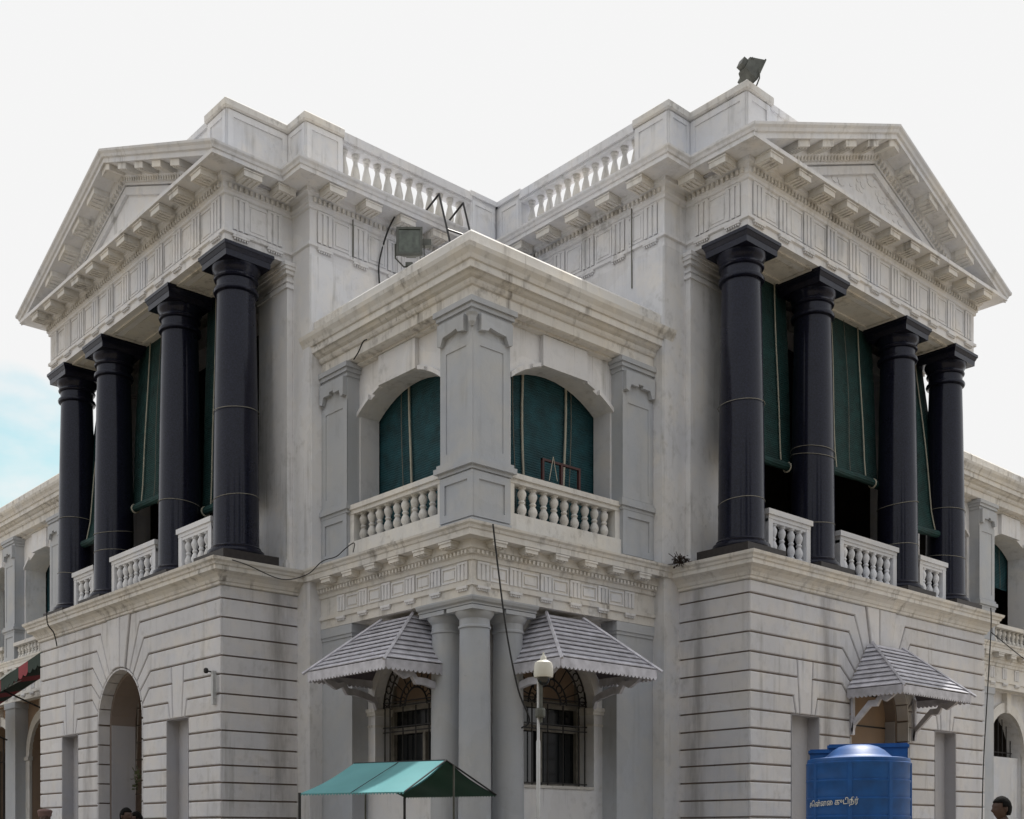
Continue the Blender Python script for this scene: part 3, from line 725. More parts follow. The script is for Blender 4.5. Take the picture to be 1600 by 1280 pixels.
    for a, b, z0, z1 in ((0.98, 1.06, 2.29, 4.2), (2.52, 2.60, 2.29, 4.2), (1.76, 1.82, 2.29, 3.10), (1.06, 2.52, 3.10, 3.19), (1.06, 2.52, 3.44, 3.56), (1.06, 2.52, 2.29, 2.36)): wf.box(a, b, q0, q1, z0, z1)
    wfo = wf.build('window', 'frame', lw2, sd_)
    gl = MB(); gl.box(0.98, 2.60, 2.90, 2.925, 2.3, 3.5); gl.build('pane', 'glass', wfo, sd_)
    fl = MB(); n = 16
    fl.add([(1.79, 2.945, 3.56)] + [(1.79 + 0.83 * math.cos(PI * j / n), 2.945, 3.48 + 0.83 * math.sin(PI * j / n)) for j in range(n + 1)], [(0, j, j + 1) for j in range(1, n + 1)])
    fl.build('fanlight', 'tan', wfo, sd_)
    gr = MB(); gq = 3.14; cx, cz = 1.79, 3.48
    for x in (1.03, 1.16, 1.48, 1.79, 2.10, 2.42, 2.55):
        gr.tube([(x, gq, 2.30), (x, gq, 3.48)], 0.011, 5)
    for z in (2.34, 3.12, 3.19, 3.50, 3.56): gr.tube([(0.99, gq, z), (2.59, gq, z)], 0.010, 5)
    for r in (0.78, 0.65, 0.38, 0.26): gr.tube([(cx + r * math.cos(PI * j / 24), gq, cz + r * math.sin(PI * j / 24)) for j in range(25)], 0.014, 5)
    for j in range(1, 10):
        a = PI * j / 10; gr.tube([(cx + 0.38 * math.cos(a), gq, cz + 0.38 * math.sin(a)), (cx + 0.65 * math.cos(a), gq, cz + 0.65 * math.sin(a))], 0.009, 5)
    for j in range(12):
        a = PI * (j + 0.5) / 12; c0, c1 = cx + 0.715 * math.cos(a), cz + 0.715 * math.sin(a)
        gr.tube([(c0 + 0.058 * math.cos(t), gq, c1 + 0.058 * math.sin(t)) for t in [2 * PI * i / 10 for i in range(10)]], 0.010, 4, close=True)
    for j in range(6):
        a = PI * (j + 0.5) / 6; c0, c1 = cx + 0.32 * math.cos(a), cz + 0.32 * math.sin(a)
        gr.tube([(c0 + 0.055 * math.cos(t), gq, c1 + 0.055 * math.sin(t)) for t in [2 * PI * i / 10 for i in range(10)]], 0.010, 4, close=True)
    gr.build('window_grille', 'iron', lw2, sd_)
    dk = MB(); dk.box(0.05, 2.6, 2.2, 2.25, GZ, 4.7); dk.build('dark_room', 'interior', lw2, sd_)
    sp_ = MB(); sp_.box(0.99, 2.59, 3.20, 3.30, 2.26, 2.30); sp_.build('sill', 'rail', lw2, sd_)

    # upper storey of the corner block
    up = MB()
    wall_open(up, 0, 2.96, 5.60, 8.62, [('a', 0.72, 2.72, 5.60, 7.88, 0.34)], 3.02, 3.37, 16)
    upw = up.build('upper_wall', 'white', B, sd_)
    for a0, a1 in ((0.721, 0.729), (2.711, 2.719)): MB().box(a0, a1, 3.03, 3.365, 5.9, 7.87).build('window_reveal', 'block', upw, sd_)
    rad = (1 + 0.34 ** 2) / 0.68
    def zarc(t, e=0.0): return 7.88 + math.sqrt(max((rad + e) ** 2 - t * t, 0)) - (rad - 0.34)
    for (t0, t1, e) in ((-1.02, -0.72, 0.05), (-0.62, -0.46, 0.035), (0.46, 0.62, 0.035), (0.72, 1.02, 0.05)):
        n = 4; am = MB()
        for j in range(n):
            x0, x1 = t0 + (t1 - t0) * j / n, t0 + (t1 - t0) * (j + 1) / n
            am.prism_q([(1.72 + x0, zarc(x0)), (1.72 + x1, zarc(x1)), (1.72 + x1, zarc(x1) + e + 0.02), (1.72 + x0, zarc(x0) + e + 0.02)], 3.36, 3.42)
        am.build('arch_moulding', 'white', upw, sd_)
    ks = MB(); ks.prism_q([(1.28, 8.17), (2.16, 8.17), (2.16, 8.6), (1.28, 8.6)], 3.36, 3.44); ks.build('keystone', 'white', upw, sd_)
    def upper_pilaster(a, b, par, both=False, z0=5.64, mat='grey'):
        u = MB(); u.box(a, b, 3.30, C - 0.015, z0, 8.46)
        for z_0, z_1, e in ((6.40, 6.45, 0.03), (6.45, 6.52, 0.06), (6.52, 6.57, 0.03), (8.44, 8.50, 0.02), (8.50, 8.56, 0.05), (8.56, 8.63, 0.075)):
            u.box(a if e and not both else a - e, b + e, 3.30, C - 0.015 + e, z_0, z_1)
        frame_face(u, 'q', a, b, C - 0.015, 6.58, 8.10, 0.11, 0.012); frame_face(u, 'q', a, b, C - 0.015, 5.74, 6.40, 0.10, 0.022)
        m0, m1 = a + 0.02, b - 0.02; w = m1 - m0
        u.prism_q([(m0, 8.44), (m0, 8.16), (m0 + 0.07, 8.14), (m0 + 0.11, 8.25), (m0 + w * 0.42, 8.25), (m0 + w * 0.42, 8.29), (m0 + w * 0.58, 8.29), (m0 + w * 0.58, 8.25), (m1 - 0.11, 8.25), (m1 - 0.07, 8.14), (m1, 8.16), (m1, 8.44)], C - 0.02, C + 0.055)
        return u.build('pilaster', mat, par, sd_)
    upper_pilaster(0.02, 0.70, B)
    # balcony balustrade between the pilasters
    bb = MB(); q = 3.46
    bb.box(0.70, 2.92, q - 0.12, q + 0.11, 5.64, 5.95); bb.box(0.70, 2.92, q - 0.12, q + 0.12, 6.43, 6.50); bb.box(0.70, 2.92, q - 0.09, q + 0.09, 6.37, 6.43); bb.box(0.70, 0.80, q - 0.08, q + 0.08, 5.95, 6.37); bb.box(2.80, 2.92, q - 0.08, q + 0.08, 5.95, 6.37)
    bbo = bb.build('balustrade', 'rail', B, sd_)
    for k in range(9): put('baluster', BAL_LOW, bbo, W(sd_, 0.95 + 0.205 * k, q, 5.95))
    fl_ = MB(); fl_.box(0.0, 2.9, 0.05, 3.5, 5.55, 5.64); fl_.build('floor_slab', 'interior2', B, sd_)
    # triglyphs, metopes and modillions of the first floor entablature
    for k in range(6):
        p = 3.42 - 0.57 * k
        put('triglyph', TRI_SMALL, B, W(sd_, p, C, 4.935), face_rz(sd_, 'q'))
        put('metope', MET_SMALL, B, W(sd_, p - 0.285, C, 4.955), face_rz(sd_, 'q')) if k < 5 else None
        put('modillion', MUT_SMALL, B, W(sd_, 3.30 - 0.57 * k, C + 0.08, 5.375), face_rz(sd_, 'q'))
    # paired columns at the corner
    def white_col(p, q):
        c_ = MB().lathe([(0.225, 0), (0.222, 1.5), (0.212, 3.2), (0.203, 4.10)], 28).mesh('column', 'grey', smooth=True)
        o = put('column', c_, B, W(sd_, p, q, GZ))
        k_ = MB().lathe([(0.203, 0), (0.22, 0.01), (0.22, 0.035), (0.206, 0.045), (0.206, 0.13), (0.225, 0.15), (0.26, 0.20), (0.265, 0.225)], 28)
        k_.box(-0.27, 0.27, -0.27, 0.27, 0.225, 0.28)
        put('capital', k_.mesh('capital', 'grey', smooth=True), o, W(sd_, p, q, GZ + 4.10))
    white_col(2.71, 3.31)
    if sd_ == 'L': white_col(3.31, 3.31)

    # ---------------- wing beyond the portico
    wq = C
    lo = MB(); ops = [('a', -12.08 - 2.87 * k - 0.85, -12.08 - 2.87 * k + 0.85, 0, 3.45, 0.85) for k in range(-1, 5)]
    wall_open(lo, -26.5, -7.46, GZ, 4.74, ops, 2.95, 3.28); lo.box(-26.5, -7.46, 2.0, 3.4, 4.72, 5.62)
    wl_ = lo.build('wing_wall', 'tan' if sd_ == 'L' else 'white', B, sd_)  # brown on the left paints in the shade below the awning
    up = MB(); ops = [('a', -12.08 - 2.87 * k - 1.0, -12.08 - 2.87 * k + 1.0, 5.6, 7.88, 0.34) for k in range(-1, 5)]
    wall_open(up, -26.5, -7.30, 5.60, 8.62, ops, 2.90, 3.37, 12); up.box(-26.5, -7.3, 0.9, 3.4, 8.62, 9.3)
    upw = up.build('wing_wall', 'white', B, sd_)
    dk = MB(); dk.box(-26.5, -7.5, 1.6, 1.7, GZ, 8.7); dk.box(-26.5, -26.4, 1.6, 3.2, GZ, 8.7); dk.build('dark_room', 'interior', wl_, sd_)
    for k in range(-1, 5):
        c_ = -12.08 - 2.87 * k
        a = c_ - 1.77
        if k < 4: upper_pilaster(a, a + 0.67, upw, both=True)
        if c_ < -8.5:
            kk = MB(); kk.prism_q([(c_ - 0.44, 8.17), (c_ + 0.44, 8.17), (c_ + 0.44, 8.6), (c_ - 0.44, 8.6)], 3.36, 3.44)
            kk.build('keystone', 'white', upw, sd_)
            for (t0, t1) in ((-1.02, -0.72), (0.72, 1.02)):
                am = MB()
                for j in range(4):
                    x0, x1 = t0 + (t1 - t0) * j / 4, t0 + (t1 - t0) * (j + 1) / 4
                    am.prism_q([(c_ + x0, zarc(x0)), (c_ + x1, zarc(x1)), (c_ + x1, zarc(x1) + 0.07), (c_ + x0, zarc(x0) + 0.07)], 3.36, 3.42)
                am.build('arch_moulding', 'white', upw, sd_)
            bb = MB(); q = 3.52
            bb.box(a + 0.70, a + 2.84, q - 0.1, q + 0.1, 5.64, 5.69); bb.box(a + 0.70, a + 2.84, q - 0.12, q + 0.12, 6.04, 6.12)
            bbo = bb.build('balustrade', 'rail', upw, sd_)
            for j in range(10): put('baluster', BAL_WING, bbo, W(sd_, a + 0.84 + 0.206 * j, q, 5.69))
            # ground floor arch: ring, pier caps, infill
            ar = MB()
            for j in range(18):
                a0 = PI * j / 18; a1 = PI * (j + 1) / 18
                ar.prism_q([(c_ + r * math.cos(t), 3.45 + r * math.sin(t)) for r, t in ((0.85, a0), (1.07, a0), (1.07, a1), (0.85, a1))], 3.27, 3.35)
            ar.box(c_ - 0.09, c_ + 0.09, 3.27, 3.40, 4.28, 4.72)
            for sg in (-1, 1):
                x0, x1 = sorted((c_ + sg * 0.83, c_ + sg * 1.20)); ar.box(x0, x1, 3.27, 3.38, 3.36, 3.45); ar.box(x0 + 0.02, x1 - 0.02, 3.27, 3.34, 1.0, 3.36)
            ar.build('arch_moulding', 'rail', wl_, sd_)
            if sd_ == 'R':
                inf = MB(); inf.box(c_ - 0.85, c_ + 0.85, 3.1, 3.2, GZ, 3.33); inf.build('arch_infill', 'brightwhite', wl_, sd_)
            gi = MB()
            for j in range(9): gi.tube([(c_ - 0.8 + 0.2 * j, 3.05, GZ if sd_ == 'L' else 3.3), (c_ - 0.8 + 0.2 * j, 3.05, 3.45 + math.sqrt(max(0.72 - (-0.8 + 0.2 * j) ** 2, 0.01)))], 0.012, 5)
            gi.tube([(c_ - 0.85, 3.05, 3.45), (c_ + 0.85, 3.05, 3.45)], 0.014, 5)
            gi.build('window_grille', 'iron', wl_, sd_)
            pb = MB(); pb.box(a, a + 0.67, 3.2, C - 0.02, GZ, 4.735); pb.box(a - 0.03, a + 0.70, 3.2, C, 4.6, 4.735); pb.build('pilaster', 'grey', wl_, sd_)
    for k in range(22):
        p = -8.0 - 0.57 * k
        if p < -15.5: break
        put('triglyph', TRI_SMALL, wl_, W(sd_, p, C, 4.935), face_rz(sd_, 'q'))
        put('modillion', MUT_SMALL, wl_, W(sd_, p, C + 0.08, 5.375), face_rz(sd_, 'q'))

# shared sweeps: corner block entablatures, wing entablatures (left-hand coordinates)
E1 = [(-0.42, 4.74), (0, 4.74), (0, 4.86), (0.028, 4.87), (0.028, 4.925), (0, 4.932), (0, 5.195), (0.025, 5.205), (0.03, 5.26), (0.055, 5.275), (0.055, 5.33), (0.08, 5.345), (0.08, 5.45), (0.225, 5.458), (0.225, 5.535), (0.24, 5.545), (0.25, 5.58), (0.275, 5.605), (0.28, 5.635), (-0.30, 5.662)]
E2 = [(-0.40, 8.60), (-0.23, 8.60), (-0.14, 8.61), (-0.14, 8.64), (-0.03, 8.645), (0, 8.66), (0, 8.79), (0.03, 8.80), (0.05, 8.83), (0.05, 8.87), (0.10, 8.89), (0.13, 8.925), (0.17, 8.93), (0.17, 9.02), (0.195, 9.03), (0.215, 9.08), (0.26, 9.14), (0.275, 9.19), (0.14, 9.21), (0.14, 9.40), (0.10, 9.445), (-0.40, 9.46)]
for prof, nm_, mt in ((E1, 'first_floor_entablature', 'cornice'), (E2, 'corner_cornice', 'cornice')):
    o = MB().sweep(prof, [(-0.2, C), (C, C), (C, -0.2)]).build(nm_, mt, B, 'L')
    if nm_.startswith('first'):
        dn = MB(); dentils(dn, 'q', 0.02, C, C + 0.055, 0.03, 5.278, 5.325, 0.075, 0.036); dentils(dn, 'p', 0.02, C, C + 0.055, 0.03, 5.278, 5.325, 0.075, 0.036)
        tag(dn.build('bead_moulding', 'cornice', o, 'L'), kind='stuff')
    for sd_ in ('L', 'R'):
        far = -26.5
        path = [(far, C), (RF + (0.06 if nm_.startswith('first') else 0.02), C)]
        MB().sweep(prof, path).build('wing_' + nm_.replace('corner_', ''), mt, B, sd_)
# corner block: slab over the three corner columns, solid corner pier above, roof
cs = MB().sweep([(-0.62, 4.64), (0.0, 4.64), (0.0, 4.665), (0.035, 4.685), (0.05, 4.72), (0.05, 4.739), (-0.62, 4.739)], [(2.42, C - 0.02), (C - 0.02, C - 0.02), (C - 0.02, 2.42)])
cs.build('column_slab', 'grey', B, 'L')
cpm = MB(); cpm.box(2.93, C - 0.015, 2.93, C - 0.015, 5.64, 8.47)
lo_, hi_ = 2.93, C - 0.015
for z0, z1, e in ((6.40, 6.45, 0.03), (6.45, 6.52, 0.075), (6.52, 6.57, 0.045), (8.44, 8.50, 0.02), (8.50, 8.56, 0.05), (8.56, 8.63, 0.08), (5.64, 5.76, 0.02)):
    cpm.box(lo_ - e, hi_ + e, lo_ - e, hi_ + e, z0, z1)
def ff(mb, axis, a0, a1, plane, z0, z1, t, d):
    for (b0, b1, c0, c1) in ((a0, a1, z1 - t, z1), (a0, a1, z0, z0 + t), (a0, a0 + t, z0 + t, z1 - t), (a1 - t, a1, z0 + t, z1 - t)):
        if axis == 'q': mb.box(b0, b1, plane - 0.004, plane + d, c0, c1)
        else: mb.box(plane - 0.004, plane + d, b0, b1, c0, c1)
for ax in 'qp':
    ff(cpm, ax, lo_, hi_ + (0.012 if ax == 'q' else -0.002), hi_, 6.58, 8.16, 0.12, 0.012); ff(cpm, ax, lo_, hi_ + (0.022 if ax == 'q' else -0.002), hi_, 5.78, 6.38, 0.10, 0.022)
pierO = cpm.build('corner_pier', 'grey', B, 'L')
m0, m1 = lo_, hi_ - 0.10; w = m1 - m0
brk = [(m0, 8.44), (m0, 8.16), (m0 + 0.07, 8.14), (m0 + 0.12, 8.25), (m0 + w * 0.55, 8.27), (m0 + w * 0.72, 8.29), (m0 + w * 0.78, 8.24), (m1, 8.22), (m1, 8.44)]
bq = MB().prism_q(brk, hi_ - 0.01, hi_ + 0.07); bq.build('bracket_plate', 'grey', pierO, 'L'); bq.build('bracket_plate', 'grey', pierO, 'R')
tip = MB(); tip.lathe([(0.02, 0), (0.05, 0.05), (0.06, 0.12), (0.085, 0.16)], 10, hi_ + 0.01, hi_ + 0.01, 8.26); tip.build('corner_drop', 'grey', pierO, 'L')
rf = MB(); rf.box(-0.01, 3.22, -0.01, 3.22, 8.80, 9.30); rf.build('roof_deck', 'niche', B, 'L')

# ------------------------------------------------------------------ board canopies over windows (parts of the building)
def canopy(side, pc, hw_eave, hw_top, q_wall, q_top, q_eave, z_top, z_eave, mat='slat', drop=0.44, post=False):
    cn = MB()
    T = [(pc - hw_top, q_top, z_top), (pc + hw_top, q_top, z_top)]
    Ev = [(pc - hw_eave, q_eave, z_eave), (pc + hw_eave, q_eave, z_eave), (pc + hw_eave, q_wall, z_eave), (pc - hw_eave, q_wall, z_eave)]
    Tb = [(pc - hw_top, q_wall, z_top), (pc + hw_top, q_wall, z_top)]
    # backing shell (thin, under the boards)
    d = 0.03
    def lw(v, e): return (v[0], v[1], v[2] - e)
    def slab(a, b, c_, d_):
        cn.hull8([lw(a, d + 0.02), lw(b, d + 0.02), lw(c_, d + 0.02), lw(d_, d + 0.02)], [lw(a, d), lw(b, d), lw(c_, d), lw(d_, d)])
    slab(Ev[0], Ev[1], T[1], T[0]); slab(Ev[1], Ev[2], Tb[1], T[1]); slab(Ev[3], Ev[0], T[0], Tb[0]); slab(T[0], T[1], Tb[1], Tb[0])
    can = cn.build('window_canopy', 'slatgap', B, side)
    n = 10
    def boards(a, b, tb, ta):     # a-b eave line, tb over b, ta over a
        a, b, tb, ta = map(Vector, (a, b, tb, ta)); nv = (b - a).cross(ta - a).normalized()
        if nv.z < 0: nv = -nv
        for k in range(n):
            s0, s1 = k / n, (k + 1.12) / n; s1 = min(s1, 1)
            l0, r0, l1, r1 = a.lerp(ta, s0), b.lerp(tb, s0), a.lerp(ta, s1), b.lerp(tb, s1)
            jig = random.uniform(-0.002, 0.003)
            mb = MB(); up0 = nv * (0.016 + jig); up1 = nv * (-0.012)
            t = nv * 0.014
            mb.hull8([l0 + up0 - t, r0 + up0 - t, r1 + up1 - t, l1 + up1 - t], [l0 + up0, r0 + up0, r1 + up1, l1 + up1])
            mb.build('board', mat, can, side)
    boards(Ev[0], Ev[1], T[1], T[0]); boards(Ev[1], Ev[2], Tb[1], T[1]); boards(Ev[3], Ev[0], T[0], Tb[0])
    for a, b in ((Ev[0], T[0]), (Ev[1], T[1])):
        hb = MB(); a2 = Vector(a) + (Vector(a) - Vector(b)).normalized() * 0.10
        hb.tube([a2 + Vector((0, 0, 0.02)), Vector(b) + Vector((0, 0, 0.02))], 0.024, 4); hb.build('hip_trim', mat, can, side)
    # scalloped valance
    def valance(a, b):
        a, b = Vector(a), Vector(b); L_ = (b - a).length; dr = (b - a).normalized(); ns = max(3, int(round(L_ / 0.075))); out = Vector((dr.y, -dr.x, 0)) * 0.012
        mb = MB(); h = 0.115
        for k in range(ns):
            x0, x1 = L_ * k / ns, L_ * (k + 1) / ns; pts = [(x0, 0.0), (x0, -h)]
            for j in range(1, 4): pts.append((x0 + (x1 - x0) * j / 4, -h - 0.034 * math.sin(PI * j / 4)))
            pts += [(x1, -h), (x1, 0.0)]
            vs = [a + dr * x + Vector((0, 0, z - 0.012)) + out for x, z in pts] + [a + dr * x + Vector((0, 0, z - 0.012)) - out for x, z in pts]
            m = len(pts); mb.add(vs, [tuple(range(m)), tuple(range(2 * m - 1, m - 1, -1))] + [(i, (i + 1) % m, m + (i + 1) % m, m + i) for i in range(m)])
        mb.build('valance', mat, can, side)
    valance(Ev[0], Ev[1]); valance(Ev[1], Ev[2]); valance(Ev[3], Ev[0])
    # scrolled brackets
    qe = q_eave - 0.12
    for p in (pc - hw_eave + 0.12, pc + hw_eave - 0.12):
        c0 = [(q_wall, z_eave - drop), (q_wall + 0.04, z_eave - drop * 0.78), (q_wall + 0.16, z_eave - 0.10 - drop * 0.45), (q_wall + (qe - q_wall) * 0.38, z_eave - 0.25), (q_wall + (qe - q_wall) * 0.52, z_eave - 0.25),
              (q_wall + (qe - q_wall) * 0.60, z_eave - 0.15), (q_wall + (qe - q_wall) * 0.70, z_eave - 0.19), (q_wall + (qe - q_wall) * 0.85, z_eave - 0.13), (qe, z_eave - 0.03)]
        rr = [0.045, 0.04, 0.045, 0.048, 0.05, 0.04, 0.05, 0.04, 0.035]
        br = MB(); up_ = [(a, b + r) for (a, b), r in zip(c0, rr)]; dn_ = [(a + r * 0.5, b - r) for (a, b), r in zip(c0, rr)]
        for j in range(len(c0) - 1):
            br.prism_p([up_[j], up_[j + 1], dn_[j + 1], dn_[j]], p - 0.03, p + 0.03)
        br.build('bracket', mat, can, side)
        if post:
            ps = MB(); ps.box(p - 0.03, p + 0.03, q_wall - 0.0, q_wall + 0.04, z_eave - drop - 0.04, z_eave - 0.03); ps.build('wall_post', mat, can, side)
    return can
canopy('L', 1.88, 0.94, 0.36, 3.31, 3.54, 4.42, 4.68, 3.93)
canopy('R', 1.84, 0.94, 0.36, 3.31, 3.54, 4.42, 4.68, 3.93)
canopy('R', -3.92, 1.07, 0.45, 5.13, 5.20, 6.08, 4.68, 3.90, drop=0.68, post=True)
# window filling under the right-hand canopy
MB().box(AC - 0.84, AC + 0.84, 4.60, 4.70, GZ, 1.9).build('arch_infill', 'tan', B, 'R')  # brown colour paints in the warm bounced light beneath the canopy
iw = MB(); iw.box(AC - 0.84, AC + 0.84, 4.60, 4.70, 2.98, 4.5)
io = iw.build('arch_infill', 'tan', B, 'R')
jl = MB()
for z in (3.40, 3.92): jl.box(AC - 0.82, AC + 0.82, 4.70, 4.712, z, z + 0.025)
jl.build('infill_joint', 'iron', io, 'R')
wf = MB()
for a in (-0.84, -0.36, 0.04, 0.44, 0.76): wf.box(AC + a, AC + a + 0.08, 4.62, 4.70, 1.9, 2.98)
wf.box(AC - 0.84, AC + 0.84, 4.62, 4.69, 2.9, 2.979); wfo = wf.build('window', 'frame', io, 'R')
MB().box(AC - 0.84, AC + 0.84, 4.60, 4.615, 1.9, 2.9).build('pane', 'glass', wfo, 'R')

# ------------------------------------------------------------------ roll-up blinds (they hang from the building)
def blind(side, p0, p1, q, zt, zb, bulge, label, group, cords=2, roll=True, mat='blind', qb=None, arch=False, bright=True, custom=None):
    c = (p0 + p1) / 2; base = W(side, c, q, zb)
    t = thing('roll_up_blind', base, label, 'blind', group)
    nx, nz_ = 14, 16; vs = []; fs = []
    rr = random.Random(int(abs(p0 * 100)) + (5 if side == 'R' else 0)); ph = rr.random() * 6
    def Q(u, v):   # v: 0 bottom, 1 top
        return q + bulge * (math.sin(PI * min(1, (1 - v) * 1.15)) * 0.25 + (1 - v) ** 1.8) + 0.012 * math.sin(u * 9 + ph) * (1.2 - v)
    for j in range(nz_ + 1):
        for i in range(nx + 1):
            u, v = i / nx, j / nz_; vs.append((p0 + (p1 - p0) * u, Q(u, v), zb + (zt - zb) * v))
    for j in range(nz_):
        for i in range(nx):
            a = j * (nx + 1) + i; fs.append((a, a + 1, a + nx + 2, a + nx + 1))
    m = MB().add(vs, fs); me = m.mesh('canvas', mat, side, smooth=True, recalc=False); attach(bpy.data.objects.new('canvas', me), t)
    if roll:
        qb_ = Q(0.5, 0); m = MB(); k = 14
        m.tube([(p0 + (p1 - p0) * i / 6, Q(i / 6, 0) + 0.04, zb - 0.02 + 0.02 * math.sin(i)) for i in range(7)], 0.066, 12); m.build('roll', mat, t, side, smooth=True)
        for u in ((0.12, 0.88) if cords > 1 else (0.5,)):
            p = p0 + (p1 - p0) * u; m = MB(); m.tube([(p, Q(u, 0) + 0.04 + 0.074 * math.cos(a), zb - 0.02 + 0.074 * math.sin(a)) for a in [2 * PI * i / 12 for i in range(12)]], 0.014, 5, close=True)
            m.build('strap', 'cord', t, side)
    if custom:
        for p, r_, mt_ in custom:
            m = MB(); m.tube([(p + 0.035 * math.sin(k * 0.55 + p * 3), q + 0.03, zb + (zt - zb) * (1 - k / 8)) for k in range(9)], r_, 6); m.build('cord', mt_, t, side)
    for i in range(0 if custom else cords):
        u = (0.22 + 0.56 * i / max(1, cords - 1)) if cords > 1 else 0.5
        m = MB(); pts = []
        for k in range(9):
            v = 1 - k / 8; pts.append((p0 + (p1 - p0) * u + 0.02 * math.sin(k * 0.7 + i * 2), Q(u, v) + 0.035, zb + (zt - zb) * v))
        m.tube(pts, 0.011 if i % 2 == 0 and bright else 0.006, 5); m.build('cord', 'cord' if (i % 2 == 0 and bright) else 'dimcord', t, side)
    return t
GB = 'green roll-up blinds hanging between the black portico columns'
blind('L', -2.62, -1.05, 4.12, 10.5, 6.95, 0.10, 'dark green blind hanging in the left portico bay nearest the building corner', GB, 3)
blind('L', -5.22, -2.95, 4.12, 10.5, 7.50, 0.16, 'dark green blind hanging in the wide middle bay of the left portico', GB, 4)
blind('L', -6.90, -5.55, 4.12, 10.5, 7.12, 0.42, 'dark green blind hanging in the outermost bay of the left portico, bulging outwards', GB, 2)
blind('R', -2.62, -1.05, 4.12, 10.5, 7.52, 0.12, 'dark green blind hanging in the right portico bay nearest the building corner', GB, 3)
blind('R', -5.22, -2.95, 4.12, 10.5, 7.76, 0.14, 'dark green blind hanging in the wide middle bay of the right portico', GB, 4)
blind('R', -6.95, -5.55, 4.12, 10.5, 7.10, 0.42, 'dark green blind hanging in the outermost bay of the right portico, billowing outwards', GB, 2)
GA = 'teal blinds closing the arched upper windows'
blind('L', 0.60, 2.85, 2.98, 8.40, 5.8, 0.0, 'teal blind with white cords closing the arched window left of the corner pier', GA, 3, roll=False, mat='blindblue', custom=((1.49, 0.018, 'cord'), (1.30, 0.007, 'dimcord')))
blind('R', 0.60, 2.85, 2.98, 8.40, 5.8, 0.0, 'teal blind with two white cords closing the arched window right of the corner pier', GA, 3, roll=False, mat='blindblue', custom=((2.14, 0.018, 'cord'), (1.33, 0.018, 'cord'), (1.22, 0.007, 'dimcord'), (2.32, 0.007, 'dimcord')))
for k in range(4):
    c_ = -12.08 - 2.87 * k
    wn = ('first', 'second', 'third', 'fourth')[k]
    blind('L', c_ - 1.05, c_ + 1.05, 2.86, 8.40, 5.8, 0.0, 'dark teal blind in the %s arched window of the left wing beyond the portico' % wn, GA, 2, roll=False, mat='blindblue', bright=False)
    blind('R', c_ - 1.05, c_ + 1.05, 2.86, 8.40, 7.2 if k == 0 else 5.8, 0.0, 'dark teal blind in the %s arched window of the right wing beyond the portico' % wn, GA, 2, roll=False, mat='blindblue', bright=False)

# ------------------------------------------------------------------ floodlights
def floodlight(loc, rz, tilt, label, s=1.0, back=False):
    t = thing('floodlight', loc, label, 'floodlight', None, rz); wm = world_of(t)
    hm = wm @ Matrix.Translation((0, 0, 0.36 * s)) @ Matrix.Rotation(tilt, 4, 'X')
    h = MB(); w, hh = 0.17 * s, 0.19 * s     # faces -y
    h.hull8([(-w, -0.05 * s, -hh), (w, -0.05 * s, -hh), (w, -0.05 * s, hh), (-w, -0.05 * s, hh)], [(-w * 0.55, 0.17 * s, -hh * 0.5), (w * 0.55, 0.17 * s, -hh * 0.5), (w * 0.55, 0.17 * s, hh * 0.6), (-w * 0.55, 0.17 * s, hh * 0.6)])
    for b in ((-w - 0.012, w + 0.012, -0.075 * s, -0.05 * s, hh - 0.02, hh + 0.012), (-w - 0.012, w + 0.012, -0.075 * s, -0.05 * s, -hh - 0.012, -hh + 0.02), (-w - 0.012, -w + 0.02, -0.075 * s, -0.05 * s, -hh + 0.02, hh - 0.02), (w - 0.02, w + 0.012, -0.075 * s, -0.05 * s, -hh + 0.02, hh - 0.02)): h.box(*b)
    h.box(-0.07 * s, 0.07 * s, 0.15 * s, 0.25 * s, -0.06 * s, 0.07 * s)
    for k in range(5): h.box(-w * 0.7, w * 0.7, 0.02 * s + k * 0.028 * s, 0.03 * s + k * 0.028 * s, hh * 0.5, hh * 0.9 - k * 0.012 * s)
    ho = h.build('housing', 'lamp', t, wm=hm)
    MB().box(-w + 0.02, w - 0.02, -0.062 * s, -0.055 * s, -hh + 0.02, hh - 0.02).build('lens', 'lampglass', ho, wm=hm)
    MB().box(w, w + 0.13 * s, -0.02 * s, 0.06 * s, -0.03 * s, 0.06 * s).build('terminal_box', 'lamp', ho, wm=hm)
    y = MB(); y.tube([(-w - 0.03, 0, 0.36 * s), (-w - 0.03, 0, 0.16 * s), (-w * 0.5, 0, 0.04), (w * 0.5, 0, 0.04), (w + 0.03, 0, 0.16 * s), (w + 0.03, 0, 0.36 * s)], 0.012, 5); y.box(-0.05, 0.05, -0.12, 0.12, 0.0, 0.05)
    y.build('mounting_yoke', 'lamp', t, wm=wm)
    return t
p_ = W('L', 2.28, 3.62, 9.45)
floodlight(p_, R(48), R(-4), 'grey floodlight on the left parapet of the corner block, lens facing the street')
floodlight(W('R', -0.86, 4.76, 12.60), R(163), R(26), 'dark floodlight tilted away on top of the right attic corner', 0.92)
floodlight(W('R', -6.25, 5.1, 12.22), R(40), R(10), 'small floodlight behind the far slope of the right pediment', 0.6)

